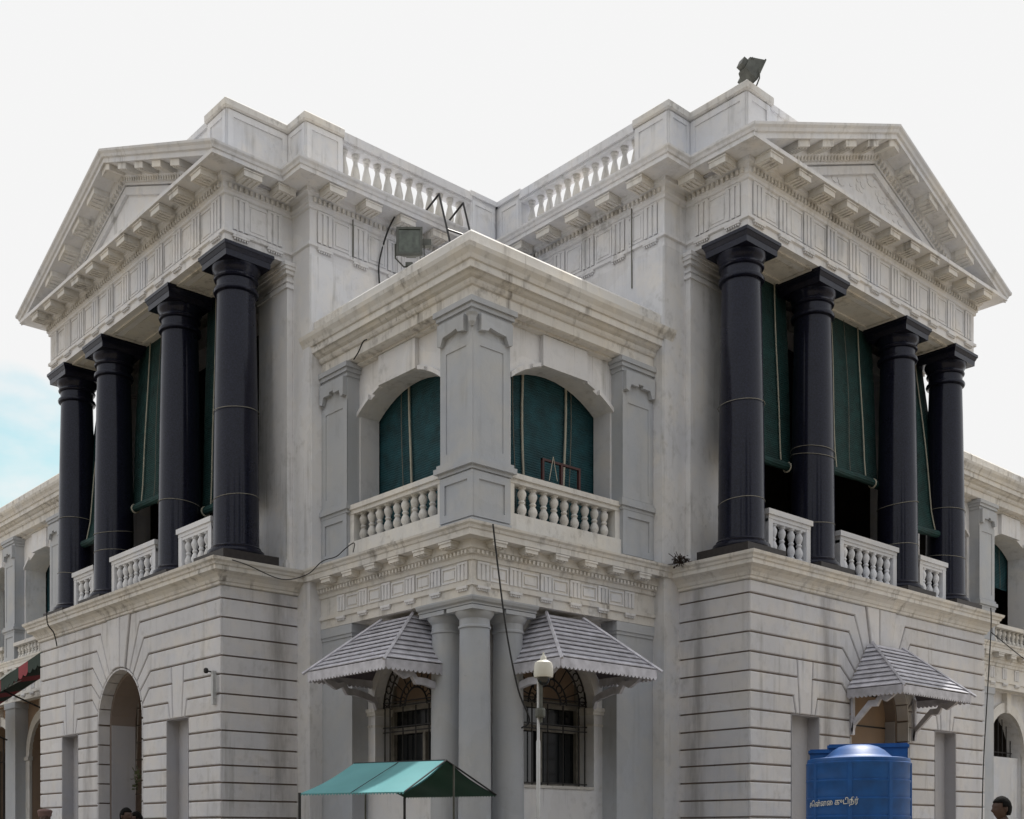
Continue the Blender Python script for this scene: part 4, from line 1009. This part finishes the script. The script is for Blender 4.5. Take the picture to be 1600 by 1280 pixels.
# black steel rack frames on the corner block roof
t = thing('steel_rack', W('L', 1.6, 1.9, 9.45), 'black angle iron rack leaning above the corner block roof before the balustrade', 'rack')
fr = MB()
A1, A2, A3 = W('L', 0.42, 1.62, 11.98), W('L', 0.5, 1.18, 11.96), W('L', 2.5, 2.1, 9.3)
def foot(top, dx, dy): return (top[0] + dx, top[1] + dy, 9.3)
for tp, nm_ in ((A1, 'strut'), (A2, 'strut')):
    m = MB(); m.tube([foot(tp, 0.95, -0.10), tp], 0.022, 4); m.build('strut', 'iron', t)
    m = MB(); m.tube([tp, (tp[0] - 0.22, tp[1] - 0.12, tp[2] - 0.25), (tp[0] - 0.24, tp[1] - 0.13, tp[2] - 0.52)], 0.02, 4); m.build('strut', 'iron', t)
for f_ in (0.25, 0.62):
    a = Vector(A1).lerp(Vector(foot(A1, 0.95, -0.1)), f_); b = Vector(A2).lerp(Vector(foot(A2, 0.95, -0.1)), f_); m = MB(); m.tube([a, b], 0.018, 4); m.build('crossbar', 'iron', t)

# red window frame leaning on the right balcony
t = thing('window_frame', W('R', 1.75, 3.36, 6.50), 'small red timber frame propped on the balcony rail right of the corner pier', 'frame')
fr = MB(); a0, a1, z0, z1 = 1.36, 2.12, 6.50, 6.90; q = 3.36
for x in (a0, a0 + 0.36, a1 - 0.035): fr.box(x, x + 0.035, q - 0.02, q + 0.02, z0, z1)
for z in (z0, z1 - 0.03): fr.box(a0, a1, q - 0.018, q + 0.018, z, z + 0.03)
fr.build('frame_bars', 'redwood', t, 'R')
m = MB(); m.tube([(1.92, q + 0.03, 6.95), (1.84, q + 0.03, 6.62)], 0.007, 4); m.tube([(1.92, q + 0.03, 6.95), (2.0, q + 0.03, 6.6)], 0.007, 4); m.build('wire', 'cord', t, 'R')

# ------------------------------------------------------------------ cables
def cable(pts, r, label, cat='cable', mat='cable', name='cable'):
    P = [Vector(p) for p in pts]; out = []
    for i in range(len(P) - 1):     # Catmull-Rom
        p0, p1, p2, p3 = P[max(i - 1, 0)], P[i], P[i + 1], P[min(i + 2, len(P) - 1)]
        for k in range(6):
            t = k / 6; out.append(0.5 * ((2 * p1) + (-p0 + p2) * t + (2 * p0 - 5 * p1 + 4 * p2 - p3) * t * t + (-p0 + 3 * p1 - 3 * p2 + p3) * t ** 3))
    out.append(P[-1])
    o = MB().tube(out, r, 6).build(name, mat, None); return tag(o, label, cat)
cable([W('L', 0.30, 2.42, 11.38), W('L', 0.16, 2.45, 11.2), W('L', 0.06, 2.5, 10.9), W('L', 0.05, 2.55, 10.6), W('L', 0.05, 2.52, 10.25)], 0.014, 'black cable dangling down the left upper wall behind the floodlight')
cable([W('R', 3.5, 3.9, 5.62), W('R', 3.42, 3.92, 5.0), W('R', 3.30, 3.95, 4.2), W('R', 3.15, 4.0, 3.5), W('R', 2.95, 4.0, 3.12), W('R', 2.72, 3.6, 3.05)], 0.012, 'long black cable hanging past the white corner columns')
cable([W('L', -0.5, 5.20, 5.67), W('L', -0.28, 5.25, 5.67), W('L', -0.02, 4.9, 5.56), W('L', 0.0, 4.3, 5.42), W('L', 0.2, 3.98, 5.50), W('L', 0.5, 3.90, 5.66), W('L', 0.75, 3.82, 5.70), W('L', 0.9, 3.76, 5.80), W('L', 1.10, 3.74, 5.85), W('L', 1.22, 3.84, 5.68)], 0.0075, 'black cable lying slack along the left cornice ledge')
cable([W('R', -7.05, 5.42, 5.68), W('R', -7.1, 5.40, 5.3), W('R', -7.15, 5.3, 4.0), W('R', -7.2, 5.2, 2.6), W('R', -7.22, 5.15, 0.3)], 0.010, 'thin black cable running down the far edge of the right base wall')
cable([W('R', -7.1, 5.40, 5.25), W('R', -9.0, 5.6, 4.6), W('R', -12.0, 5.9, 3.9)], 0.009, 'thin black wire slanting down to the right in front of the right wing')
cable([W('L', -6.3, 5.42, 5.68), W('L', -6.3, 5.40, 5.45), W('L', -6.32, 5.28, 5.30), W('L', -6.38, 5.2, 5.08)], 0.012, 'short dark cord hanging over the left base cornice under the outer column')
cable([W('L', 1.15, 3.78, 8.50), W('L', 1.30, 3.80, 8.56), W('L', 1.38, 3.78, 8.68), W('L', 1.45, 3.76, 8.70)], 0.010, 'short hooked wire sticking out of the cornice left of the corner pier')
for sd_, q_, z0_, z1_ in (('R', 3.17, 10.0, 11.40), ('L', 3.03, 10.6, 11.35)):
    m = MB(); m.tube([(0.03, q_, z0_), (0.035, q_, (z0_ + z1_) / 2), (0.045, q_ + 0.01, z1_)], 0.010, 6); m.build('wall_pipe', 'dimcord', B, sd_)
# grey wall pipe with a small camera near the left corner
t = thing('wall_camera', W('L', -0.46, 5.15, 3.6), 'grey vertical pipe with a small black camera near the left base corner', 'camera')
m = MB(); m.box(-0.52, -0.47, RQ, RQ + 0.06, 3.52, 4.02); m.tube([(-0.44, RQ + 0.03, 3.62), (-0.41, RQ + 0.03, 3.7), (-0.41, RQ + 0.03, 3.95)], 0.012, 5); m.build('pipe', 'pole', t, 'L')
m = MB(); m.lathe([(0.02, 0), (0.035, 0.02), (0.035, 0.06), (0.02, 0.08)], 10, -0.60, RQ + 0.10, 3.99); m.tube([(-0.60, RQ + 0.1, 4.03), (-0.50, RQ + 0.04, 4.0)], 0.012, 5); m.build('camera_head', 'cable', t, 'L')

# ------------------------------------------------------------------ CCTV dome on a pole
fwd = Vector((math.cos(R(137.964)), math.sin(R(137.964)), 0)); rgt = Vector((math.sin(R(137.964)), -math.cos(R(137.964)), 0))
def at(x, d, z=0.0):        # a point seen at picture column x, d metres ahead of the camera position
    v = Vector((15.404, -13.547, 0)) + fwd * d + rgt * ((x - 799.3) / 1843.636 * d); v.z = z; return v
cb = at(841, 12.6, GZ)
t = thing('security_camera', cb, 'white dome security camera on a slim grey pole before the right corner window', 'camera', None, R(48)); wm = world_of(t)
MB().lathe([(0.022, 0), (0.022, 2.35), (0.015, 2.36), (0.015, 2.99), (0.0155, 3.0)], 12).build('pole', 'pole', t, wm=wm, smooth=True)
m = MB(); m.lathe([(0.05, 0), (0.055, 0.02), (0.055, 0.08), (0.05, 0.1)], 12, 0.02, 0.0, 2.60); m.tube([(0.03, 0, 2.55), (0.03, 0, 2.95), (0.06, 0, 3.0)], 0.02, 6); m.build('clamp', 'lamp', t, wm=wm)
hx = 0.055
h = MB(); h.lathe([(0.098, 3.03), (0.105, 3.06), (0.103, 3.14), (0.092, 3.185), (0.06, 3.205), (0.035, 3.215), (0.03, 3.25), (0.012, 3.27), (0.008, 3.30)], 22, hx); h.build('housing', 'camera_white', t, wm=wm, smooth=True)
MB().lathe([(0.01, 2.945), (0.04, 2.955), (0.062, 2.985), (0.07, 3.029)], 18, hx).build('dome', 'glass', t, wm=wm, smooth=True)

# ------------------------------------------------------------------ tarpaulin stall roof
rn, rfv = at(697, 12.5, 2.39), at(553, 13.06, 2.39)
el_n, el_f = at(632, 11.8, 2.03), at(468, 12.36, 2.03)
er_n, er_f = at(775, 13.3, 2.05), at(632, 13.9, 2.05)
c_ = (rn + rfv) / 2
t = thing('market_stall', (c_.x, c_.y, GZ), 'small stall with a pale cyan tarpaulin gable roof before the left corner window', 'stall')
def sheet(a, b, c2, d2, mat, name, th=0.012, sag=0.03, scal=False):
    a, b, c2, d2 = map(Vector, (a, b, c2, d2)); n1, n2 = 12, 8; vs = []; fs = []
    for k in (0, 1):
        for j in range(n2 + 1):
            for i in range(n1 + 1):
                u, v = i / n1, j / n2; p = a.lerp(b, u).lerp(d2.lerp(c2, u), v)
                p.z += -sag * math.sin(PI * v) * (0.6 + 0.4 * math.cos(u * PI * 4)) - k * th; vs.append(p)
    m = (n1 + 1) * (n2 + 1)
    for j in range(n2):
        for i in range(n1):
            q = j * (n1 + 1) + i; fs.append((q, q + 1, q + n1 + 2, q + n1 + 1)); fs.append((m + q, m + q + n1 + 1, m + q + n1 + 2, m + q + 1))
    mb = MB().add(vs, fs); me = mb.mesh(name, mat, smooth=True, recalc=False); o = bpy.data.objects.new(name, me); return attach(o, t)
sheet(el_f, el_n, rn, rfv, 'cyan', 'roof_sheet'); sheet(er_n, er_f, rfv, rn, 'darkgreen', 'roof_sheet')
for k, (a, b) in enumerate(((el_f, el_n), (er_n, er_f))):
    mb = MB(); n = 34
    for i in range(n):
        p0, p1 = a.lerp(b, i / n), a.lerp(b, (i + 1) / n); pm = (p0 + p1) / 2
        mb.add([p0, p1, pm + Vector((0, 0, -0.028))], [(0, 1, 2)])
    me = mb.mesh('fringe', 'cyan' if k == 0 else 'darkgreen', recalc=False); attach(bpy.data.objects.new('fringe', me), t)
m = MB(); m.tube([rn, rfv], 0.009, 6); m.tube([el_n, rn], 0.008, 6); m.tube([rn, er_n], 0.010, 6); m.tube([el_n.lerp(el_f, .5), rn.lerp(rfv, .5)], 0.004, 5); m.build('roof_pole', 'cable', t)
for x, d in ((709, 12.55), (571, 13.0)):
    pt = at(x, d); m = MB(); m.tube([(pt.x, pt.y, GZ), (pt.x, pt.y, 2.34 if x > 600 else 2.05)], 0.011, 8); m.build('leg', 'lamp', t)
for pp in (el_f, er_f):
    m = MB(); m.tube([(pp.x, pp.y, GZ), (pp.x, pp.y, 2.04)], 0.016, 8); m.build('leg', 'cable', t)

# ------------------------------------------------------------------ water tanks
td = 13.8; tb = at(1341, td, 0); rad = 158 / 2 / 1843.636 * td
ztop_side = 1.6 + (1304.38 - 1192) / 1843.636 * td
t = thing('water_tank', (tb.x, tb.y, GZ), 'round blue plastic water tank with white Tamil lettering and a domed lid', 'water tank'); wm = world_of(t)
hgt = ztop_side - GZ - 0.35
prof = [(rad * 0.97, 0)]
z = 0.0
nr = 9
for k in range(nr):
    z0 = hgt * k / nr; z1 = hgt * (k + 1) / nr
    prof += [(rad * 0.988, z0 + 0.010), (rad * 0.992, z0 + 0.03), (rad * 0.992, z1 - 0.045), (rad * 1.004, z1 - 0.032), (rad * 1.004, z1 - 0.015), (rad * 0.982, z1 - 0.006)]
prof += [(rad * 0.985, hgt + 0.01), (rad * 0.975, hgt + 0.035), (rad * 0.90, hgt + 0.045), (rad * 0.66, hgt + 0.058), (rad * 0.60, hgt + 0.085), (rad * 0.50, hgt + 0.14), (rad * 0.38, hgt + 0.182), (rad * 0.24, hgt + 0.205), (rad * 0.05, hgt + 0.213)]
MB().lathe([(r, zz + 0.35) for r, zz in prof], 64).build('tank_body', 'tank', t, wm=wm, smooth=True)
m = MB()
for k in range(8):
    a = 2 * PI * k / 8 + 0.2; m.box(-0.02, 0.02, rad * 0.97, rad * 1.02, 0.37, hgt + 0.33)
ribs = MB()
for k in range(8):
    a = R(137.964) + PI + R(20) + 2 * PI * k / 8; ca, sa = math.cos(a), math.sin(a)
    pts = [(rad * 0.985 * ca - 0.03 * sa * s_, rad * 0.985 * sa + 0.03 * ca * s_) for s_ in (-1, 1)] + [(rad * 1.012 * ca + 0.02 * sa * s_, rad * 1.012 * sa - 0.02 * ca * s_) for s_ in (-1, 1)]
    ribs.prism_z(pts, 0.40, hgt + 0.33)
ribs.build('rib', 'tank', t, wm=wm)
MB().box(-rad * 0.95, rad * 0.95, -rad * 0.95, rad * 0.95, 0, 0.349).build('stand', 'kerb', t, wm=wm @ Matrix.Rotation(R(48), 4, 'Z'))
# lettering: the words as they are painted, bent round the tank
tx = bpy.data.curves.new('lettering', 'FONT'); tx.body = '\u0bc6\u0b9a\u0ba9\u0bcd\u0ba9\u0bc8 \u0b95\u0bc1\u0b9f\u0bbf\u0ba8\u0bc0\u0bb0\u0bcd'
tx.body = '\u0b9a\u0bc6\u0ba9\u0bcd\u0ba9\u0bc8 \u0b95\u0bc1\u0b9f\u0bbf\u0ba8\u0bc0\u0bb0\u0bcd'
tx.size = 0.17; tx.align_x = 'LEFT'; tx.offset = 0.002
txo = bpy.data.objects.new('lettering_source', tx); COL.objects.link(txo)
dg = bpy.context.evaluated_depsgraph_get(); me = bpy.data.meshes.new_from_object(txo.evaluated_get(dg), depsgraph=dg)
bpy.data.objects.remove(txo)
xs = [v.co.x for v in me.vertices]; w0 = (max(xs) - min(xs)) if xs else 1
arc_a0 = R(137.964) + PI - R(80)       # left silhouette as the camera sees it
sc_ = 0.66 / w0
zl = 1.6 + (1304.38 - 1252) / 1843.636 * (td - rad) - GZ - 0.06
bm = bmesh.new(); bm.from_mesh(me); bmesh.ops.subdivide_edges(bm, edges=bm.edges, cuts=1); bm.to_mesh(me); bm.free()
for v in me.vertices:
    s_ = (v.co.x - min(xs)) * sc_; a = arc_a0 + s_ / rad
    v.co = Vector(((rad * 1.014 + 0.003) * math.cos(a), (rad * 1.014 + 0.003) * math.sin(a), zl + v.co.y * sc_ * 1.25 + s_ * 0.06))
me.materials.clear(); me.materials.append(M['lettering'])
lo_o = bpy.data.objects.new('lettering', me); attach(lo_o, t, wm)
# square tanks standing behind
def boxtank(x0, x1, ytop, d, label):
    a, b = at(x0, d), at(x1, d); zt_ = 1.6 + (1304.38 - ytop) / 1843.636 * d; c_ = (a + b) / 2; w = (b - a).length / 2
    t = thing('water_tank', (c_.x, c_.y, GZ), label, 'water tank', None, R(137.964 - 90 - 16.5)); wm = world_of(t)
    m = MB(); m.box(-w, w, 0, 0.7, 0, zt_ - GZ)
    k = MB()
    for i in range(5):
        z = 0.3 + (zt_ - GZ - 0.35) * i / 4; k.box(-w - 0.02, w + 0.02, -0.02, 0.72, z, z + 0.035)
    m.build('tank_body', 'tank', t, wm=wm); k.build('rib', 'tank', t, wm=wm)
boxtank(1297, 1415, 1162, 14.6, 'square blue plastic tank standing behind the round lettered tank')
boxtank(1266, 1294, 1171, 14.6, 'narrow blue plastic tank behind the left edge of the round tank')

# ------------------------------------------------------------------ striped awning on the left wing
t = thing('striped_awning', W('L', -10, 4.4, 4.2), 'striped dark green and red canvas awning with scalloped edge on the left wing', 'awning')
wst = 0.52; p = -7.62; k = 0
seq = ['greencanvas', 'greencanvas', 'red', 'greencanvas', 'greencanvas', 'red', 'greencanvas', 'greencanvas', 'red', 'greencanvas', 'red', 'greencanvas']
while p > -13.6 and k < len(seq):
    mb = MB(); a, b = p - wst, p
    dr = lambda x: (x + 7.6) * 0.14
    mb.hull8([(a, 3.93, 5.44 + dr(a)), (b, 3.93, 5.44 + dr(b)), (b, 4.9, 5.22 + dr(b)), (a, 4.9, 5.22 + dr(a))], [(a, 3.93, 5.455 + dr(a)), (b, 3.93, 5.455 + dr(b)), (b, 4.91, 5.235 + dr(b)), (a, 4.91, 5.235 + dr(a))])
    pts = [(a, 5.23 + dr(a)), (a, 5.02 + dr(a))]
    for c0 in (0, 1):
        for j in range(1, 5): pts.append((a + wst * (c0 + j / 4) / 2, 5.02 + dr(a + wst * (c0 + j / 4) / 2) - 0.06 * math.sin(PI * j / 4)))
    pts += [(b, 5.02 + dr(b)), (b, 5.23 + dr(b))]
    mb.prism_q(pts, 4.902, 4.912)
    mb.build('canvas_stripe', seq[k], t, 'L'); p -= wst; k += 1
fr = MB()
for x in (-7.7, -10.7, -13.6): fr.tube([(x, 3.62, 4.7 + dr(x)), (x, 4.88, 5.20 + dr(x))], 0.02, 5)
fr.tube([(-13.8, 4.88, 5.20 + dr(-13.8)), (-7.6, 4.88, 5.20)], 0.02, 5); fr.build('frame', 'iron', t, 'L')
# pale sheet over the outer end, painting in the awning's sky-lit top
cv = MB(); cv.hull8([(-14, 3.93, 5.45 + dr(-14)), (-8.2, 3.93, 5.45 + dr(-8.2)), (-9.6, 4.92, 5.24 + dr(-9.6)), (-14, 4.98, 5.10 + dr(-14))], [(-14, 3.93, 5.62 + dr(-14)), (-8.2, 3.93, 5.48 + dr(-8.2)), (-9.6, 4.93, 5.27 + dr(-9.6)), (-14, 4.99, 5.14 + dr(-14))])
cv.build('skylit_top', 'shirt', t, 'L')

# ------------------------------------------------------------------ ladder and plants
t = thing('ladder', W('L', -5.15, 4.25, GZ), 'pale metal ladder standing inside the left base arch', 'ladder')
for s_ in (-0.17, 0.17):
    m = MB(); m.tube([(-5.14 + s_, 4.25, GZ), (-5.20 + s_, 4.10, 4.05)], 0.022, 5); m.build('rail', 'ladder', t, 'L')
for k in range(12):
    f_ = (k + 0.6) / 12; m = MB(); m.tube([(-5.31 - 0.06 * f_, 4.25 - 0.15 * f_, GZ + 3.8 * f_), (-4.97 - 0.06 * f_, 4.25 - 0.15 * f_, GZ + 3.8 * f_)], 0.014, 5); m.build('rung', 'ladder', t, 'L')
def leaves(mb, c, rad, n, size, rr, droop=0.0):
    for i in range(n):
        while True:
            v = Vector((rr.uniform(-1, 1), rr.uniform(-1, 1), rr.uniform(-1, 1)))
            if v.length < 1: break
        p = Vector(c) + Vector((v.x * rad[0], v.y * rad[1], v.z * rad[2])); d = Vector((rr.uniform(-1, 1), rr.uniform(-1, 1), rr.uniform(-0.6, 1) - droop)).normalized()
        u = d.cross(Vector((rr.random(), rr.random(), 1))).normalized(); L_ = size * rr.uniform(0.6, 1.4); w = L_ * 0.22
        mb.add([p, p + d * L_ * 0.5 + u * w, p + d * L_, p + d * L_ * 0.5 - u * w], [(0, 1, 2, 3)])
rr = random.Random(11)
pc = W('L', -4.32, 4.60, 0)
t = thing('potted_plant', (pc.x, pc.y, GZ), 'tall yellow green plant growing in the left base arch', 'plant')
m = MB(); leaves(m, (pc.x, pc.y, 2.55), (0.06, 0.06, 0.22), 40, 0.10, rr); me = m.mesh('foliage', 'leafbright', recalc=False); attach(bpy.data.objects.new('foliage', me), t)
m = MB(); m.tube([(pc.x, pc.y, GZ + 0.3), (pc.x + 0.03, pc.y, 1.4), (pc.x, pc.y, 2.55)], [0.02, 0.014, 0.006], 6); m.build('stem', 'twig', t)
MB().lathe([(0.15, 0), (0.2, 0.32), (0.22, 0.33), (0.22, 0.38), (0.19, 0.38), (0.18, 0.33)], 16).build('pot', 'tan', t, wm=Matrix.Translation((pc.x, pc.y, GZ)))
pc = W('R', -0.12, 4.02, 5.66)
t = thing('weed', pc, 'dark withered weed rooted in the cornice beside the right portico', 'plant')
m = MB(); leaves(m, (pc.x, pc.y, pc.z + 0.02), (0.15, 0.13, 0.09), 320, 0.05, rr, 0.4); me = m.mesh('foliage', 'twig', recalc=False); attach(bpy.data.objects.new('foliage', me), t)
m = MB()
for i in range(12): m.tube([pc, pc + Vector((rr.uniform(-.22, .22), rr.uniform(-.22, .22), rr.uniform(-.05, .17)))], 0.006, 4)
m.build('stem', 'twig', t)

# ------------------------------------------------------------------ unseen trees added behind the viewpoint to darken lower walls and column reflections
rr = random.Random(5); m = MB(); tr = MB()
for row, (rad_, n_) in enumerate(((27, 15), (33, 18), (20.5, 6))):
    for i in range(n_):
        if row == 0 and abs(i - 7) > 4 or row == 1 and abs(i - 8.5) > 5: continue
        a = R(-41) + (R(-88 + 176 * (i + 0.5 * row) / (n_ - 1)) if row < 2 else R(-38 + 76 * i / (n_ - 1))); cx_, cy_ = 3 + rad_ * 1.18 * math.cos(a), -3 + rad_ * 1.18 * math.sin(a)
        hh = rr.uniform(10.5, 13.5) if row < 2 else rr.uniform(14, 17); cw = rr.uniform(3.2, 4.2) + (0.6 if row == 2 else 0)
        tr.tube([(cx_, cy_, GZ - 0.2), (cx_ + rr.uniform(-.3, .3), cy_, hh * 0.3), (cx_, cy_ + rr.uniform(-.4, .4), hh * 0.62)], [0.28, 0.2, 0.1], 8)
        for c in range(7):
            o_ = (cx_ + rr.uniform(-1, 1) * cw * 0.5, cy_ + rr.uniform(-1, 1) * cw * 0.5, hh * rr.uniform(0.3, 0.86))
            leaves(m, o_, (cw * 0.6, cw * 0.6, hh * 0.19), 230, 0.95, rr)
me = m.mesh('added_shade_trees', 'treeleaf', recalc=False); o = bpy.data.objects.new('added_shade_trees', me); attach(o, None); tag(o, kind='stuff')
tag(tr.build('added_tree_trunks', 'twig', o), kind='stuff')

# ------------------------------------------------------------------ people
def skin_mesh(verts, edges, radii, root=0, sub=2, name='body'):
    me = bpy.data.meshes.new(name); me.from_pydata(verts, edges, []); o = bpy.data.objects.new(name, me); COL.objects.link(o)
    sk = o.modifiers.new('skin', 'SKIN'); sk.use_smooth_shade = True
    for v, r in zip(me.skin_vertices[0].data, radii): v.radius = (r[0], r[1]) if isinstance(r, tuple) else (r, r)
    me.skin_vertices[0].data[root].use_root = True
    ss = o.modifiers.new('sub', 'SUBSURF'); ss.levels = sub; ss.render_levels = sub
    dg = bpy.context.evaluated_depsgraph_get(); r = bpy.data.meshes.new_from_object(o.evaluated_get(dg), depsgraph=dg)
    bpy.data.objects.remove(o); return r
def head_mesh(lean=0.0):
    bm = bmesh.new(); bmesh.ops.create_uvsphere(bm, u_segments=40, v_segments=30, radius=1)
    for v in bm.verts:     # face looks towards -y ; units of metres, chin at z=0
        x, y, z = v.co; 
        w = 0.074 * (1 - 0.20 * max(0, -z) ** 1.3); dpt = 0.096
        X = x * w; Y = y * dpt * (1.0 if z > -0.2 else 1 - 0.22 * (-z - 0.2)); Z = z * 0.118
        if y > 0 and z < -0.3: Y *= 0.72
        if y < 0:
            f_ = max(0, 1 - abs(x) * 5.0)
            nose = math.exp(-((z + 0.22) / 0.16) ** 2) * f_; Y -= 0.024 * nose
            Y -= 0.008 * math.exp(-((z - 0.02) / 0.3) ** 2) * f_ * (1 if z > -0.22 else 0)
            eye = math.exp(-((abs(x) - 0.40) / 0.15) ** 2 - ((z - 0.05) / 0.10) ** 2); Y += 0.009 * eye
            brow = math.exp(-((abs(x) - 0.38) / 0.25) ** 2 - ((z - 0.24) / 0.08) ** 2); Y -= 0.005 * brow
            lip = math.exp(-(x / 0.28) ** 2) * (math.exp(-((z + 0.50) / 0.05) ** 2) + math.exp(-((z + 0.60) / 0.05) ** 2)); Y -= 0.007 * lip
            chin = math.exp(-(x / 0.3) ** 2 - ((z + 0.86) / 0.14) ** 2); Y -= 0.010 * chin
        v.co = (X, Y, Z + 0.118)
    for s_ in (-1, 1):
        r = bmesh.ops.create_uvsphere(bm, u_segments=10, v_segments=8, radius=1)
        for v in r['verts']: v.co = Vector((s_ * 0.074 + v.co.x * 0.010, 0.008 + v.co.y * 0.019, 0.115 + v.co.z * 0.032))
    me = bpy.data.meshes.new('head'); bm.to_mesh(me); bm.free(); return me
def person(loc, rz, h, label, shirt, legs, hat=None):
    t = thing('person', loc, label, 'person', None, rz); wm = world_of(t); k = h / 1.74
    V = []; Ed = []; Rd = []
    def nd(x, y, z, r, par=None):
        V.append((x * k, y * k, z * k)); Rd.append((r[0] * k, r[1] * k) if isinstance(r, tuple) else r * k)
        if par is not None: Ed.append((par, len(V) - 1))
        return len(V) - 1
    pel = nd(0, 0, 0.95, (0.16, 0.115)); ws = nd(0, 0, 1.10, (0.145, 0.10), pel); ch = nd(0, 0, 1.28, (0.165, 0.115), ws); nk0 = nd(0, 0.01, 1.44, (0.10, 0.075), ch); nk = nd(0, 0.0, 1.52, 0.054, nk0); nk2 = nd(0, -0.01, 1.57, 0.05, nk)
    for s_ in (-1, 1):
        hp = nd(s_ * 0.09, 0, 0.88, 0.088, pel); kn = nd(s_ * 0.10, -0.01, 0.50, 0.062, hp); cf = nd(s_ * 0.10, 0.01, 0.36, 0.056, kn); an = nd(s_ * 0.10, 0.02, 0.09, 0.036, cf); hl = nd(s_ * 0.10, 0.0, 0.04, 0.038, an); to = nd(s_ * 0.11, -0.15, 0.03, 0.034, hl)
        sh = nd(s_ * 0.17, 0.01, 1.40, 0.062, nk0); el = nd(s_ * 0.23, 0.02, 1.12, 0.042, sh); wr = nd(s_ * 0.25, -0.05, 0.88, 0.028, el); pa = nd(s_ * 0.25, -0.065, 0.80, 0.034, wr)
        for j, (dy, L_) in enumerate(((-0.03, 0.072), (-0.011, 0.082), (0.009, 0.076), (0.028, 0.06))):
            f0 = nd(s_ * 0.25, -0.065 + dy, 0.765, 0.0105, pa); f1 = nd(s_ * 0.247, -0.068 + dy, 0.765 - L_ * 0.5, 0.0095, f0); nd(s_ * 0.240, -0.070 + dy, 0.765 - L_, 0.008, f1)
        t0 = nd(s_ * 0.24, -0.105, 0.80, 0.012, pa); nd(s_ * 0.235, -0.12, 0.765, 0.010, t0)
    me = skin_mesh(V, Ed, Rd, 0, 2)
    hd = head_mesh(); bm = bmesh.new(); bm.from_mesh(me); n0 = len(bm.verts); bm.from_mesh(hd); bm.verts.ensure_lookup_table()
    for v in bm.verts[n0:]: v.co = Vector((v.co.x * k, v.co.y * k - 0.018 * k, v.co.z * k + 1.515 * k))
    for nm_ in ('skin', shirt, legs): me.materials.append(M[nm_])
    me2 = bpy.data.meshes.new('body'); 
    for f_ in bm.faces:
        c0 = f_.calc_center_median() / k; f_.smooth = True
        if c0.z > 1.475: f_.material_index = 0
        elif c0.z > 0.93 and not (abs(c0.x) > 0.20 and c0.z < 1.16): f_.material_index = 1
        elif abs(c0.x) > 0.185 and c0.z > 0.6: f_.material_index = 0
        elif c0.z > 0.08: f_.material_index = 2
        else: f_.material_index = 2
    bm.to_mesh(me2); bm.free(); me2.materials.clear()
    for nm_ in ('skin', shirt, legs): me2.materials.append(M[nm_])
    attach(bpy.data.objects.new('body', me2), t, wm)
    # hair: a shell over the skull with an uneven hairline
    bm = bmesh.new(); bmesh.ops.create_uvsphere(bm, u_segments=36, v_segments=26, radius=1); rr = random.Random(int(h * 1000))
    for v in bm.verts:
        x, y, z = v.co; n_ = 1 + 0.03 * rr.random()
        v.co = Vector((x * 0.083 * n_, y * 0.104 * n_ + 0.004, z * 0.126 * n_ + 0.122))
    dele = [v for v in bm.verts if (v.co.z < 0.172 and v.co.y < -0.035) or (v.co.z < 0.135 and v.co.y < 0.012) or v.co.z < 0.045]
    bmesh.ops.delete(bm, geom=dele, context='VERTS')
    hm = bpy.data.meshes.new('hair')
    for v in bm.verts: v.co = Vector((v.co.x * k, v.co.y * k - 0.018 * k, v.co.z * k + 1.515 * k))
    for f_ in bm.faces: f_.smooth = True
    bm.to_mesh(hm); bm.free(); hm.materials.append(M['hair']); ho = bpy.data.objects.new('hair', hm); attach(ho, t, wm)
    sm = ho.modifiers.new('thick', 'SOLIDIFY'); sm.thickness = 0.012
    if hat:
        MB().lathe([(0.088, -0.02), (0.098, 0.0), (0.100, 0.035), (0.108, 0.05), (0.108, 0.065), (0.09, 0.085), (0.05, 0.095), (0.01, 0.098)], 22).build('cap', hat, t, wm=wm @ Matrix.Translation((0, -0.01, (1.515 + 0.165) * k)), smooth=True)
    return t
camrz = R(137.964 - 90)
px = at(1567, 12.0, GZ); person(px, camrz - R(78), 1.72, 'man with short black hair in a white shirt, seen in profile at the right edge', 'shirt', 'trousers')
px = at(70, 17.8, GZ); person(px, camrz + R(20), 1.70, 'person in a dusty maroon cap at the foot of the left base wall', 'khaki', 'khaki', 'beret')
px = at(196, 17.0, GZ); person(px, camrz + R(60), 1.72, 'person with black hair standing left of the pair before the left arch', 'bluecloth', 'trousers')
px = at(214, 17.3, GZ); person(px, camrz - R(50), 1.67, 'shorter person with black hair standing right of the pair before the left arch', 'khaki', 'trousers')
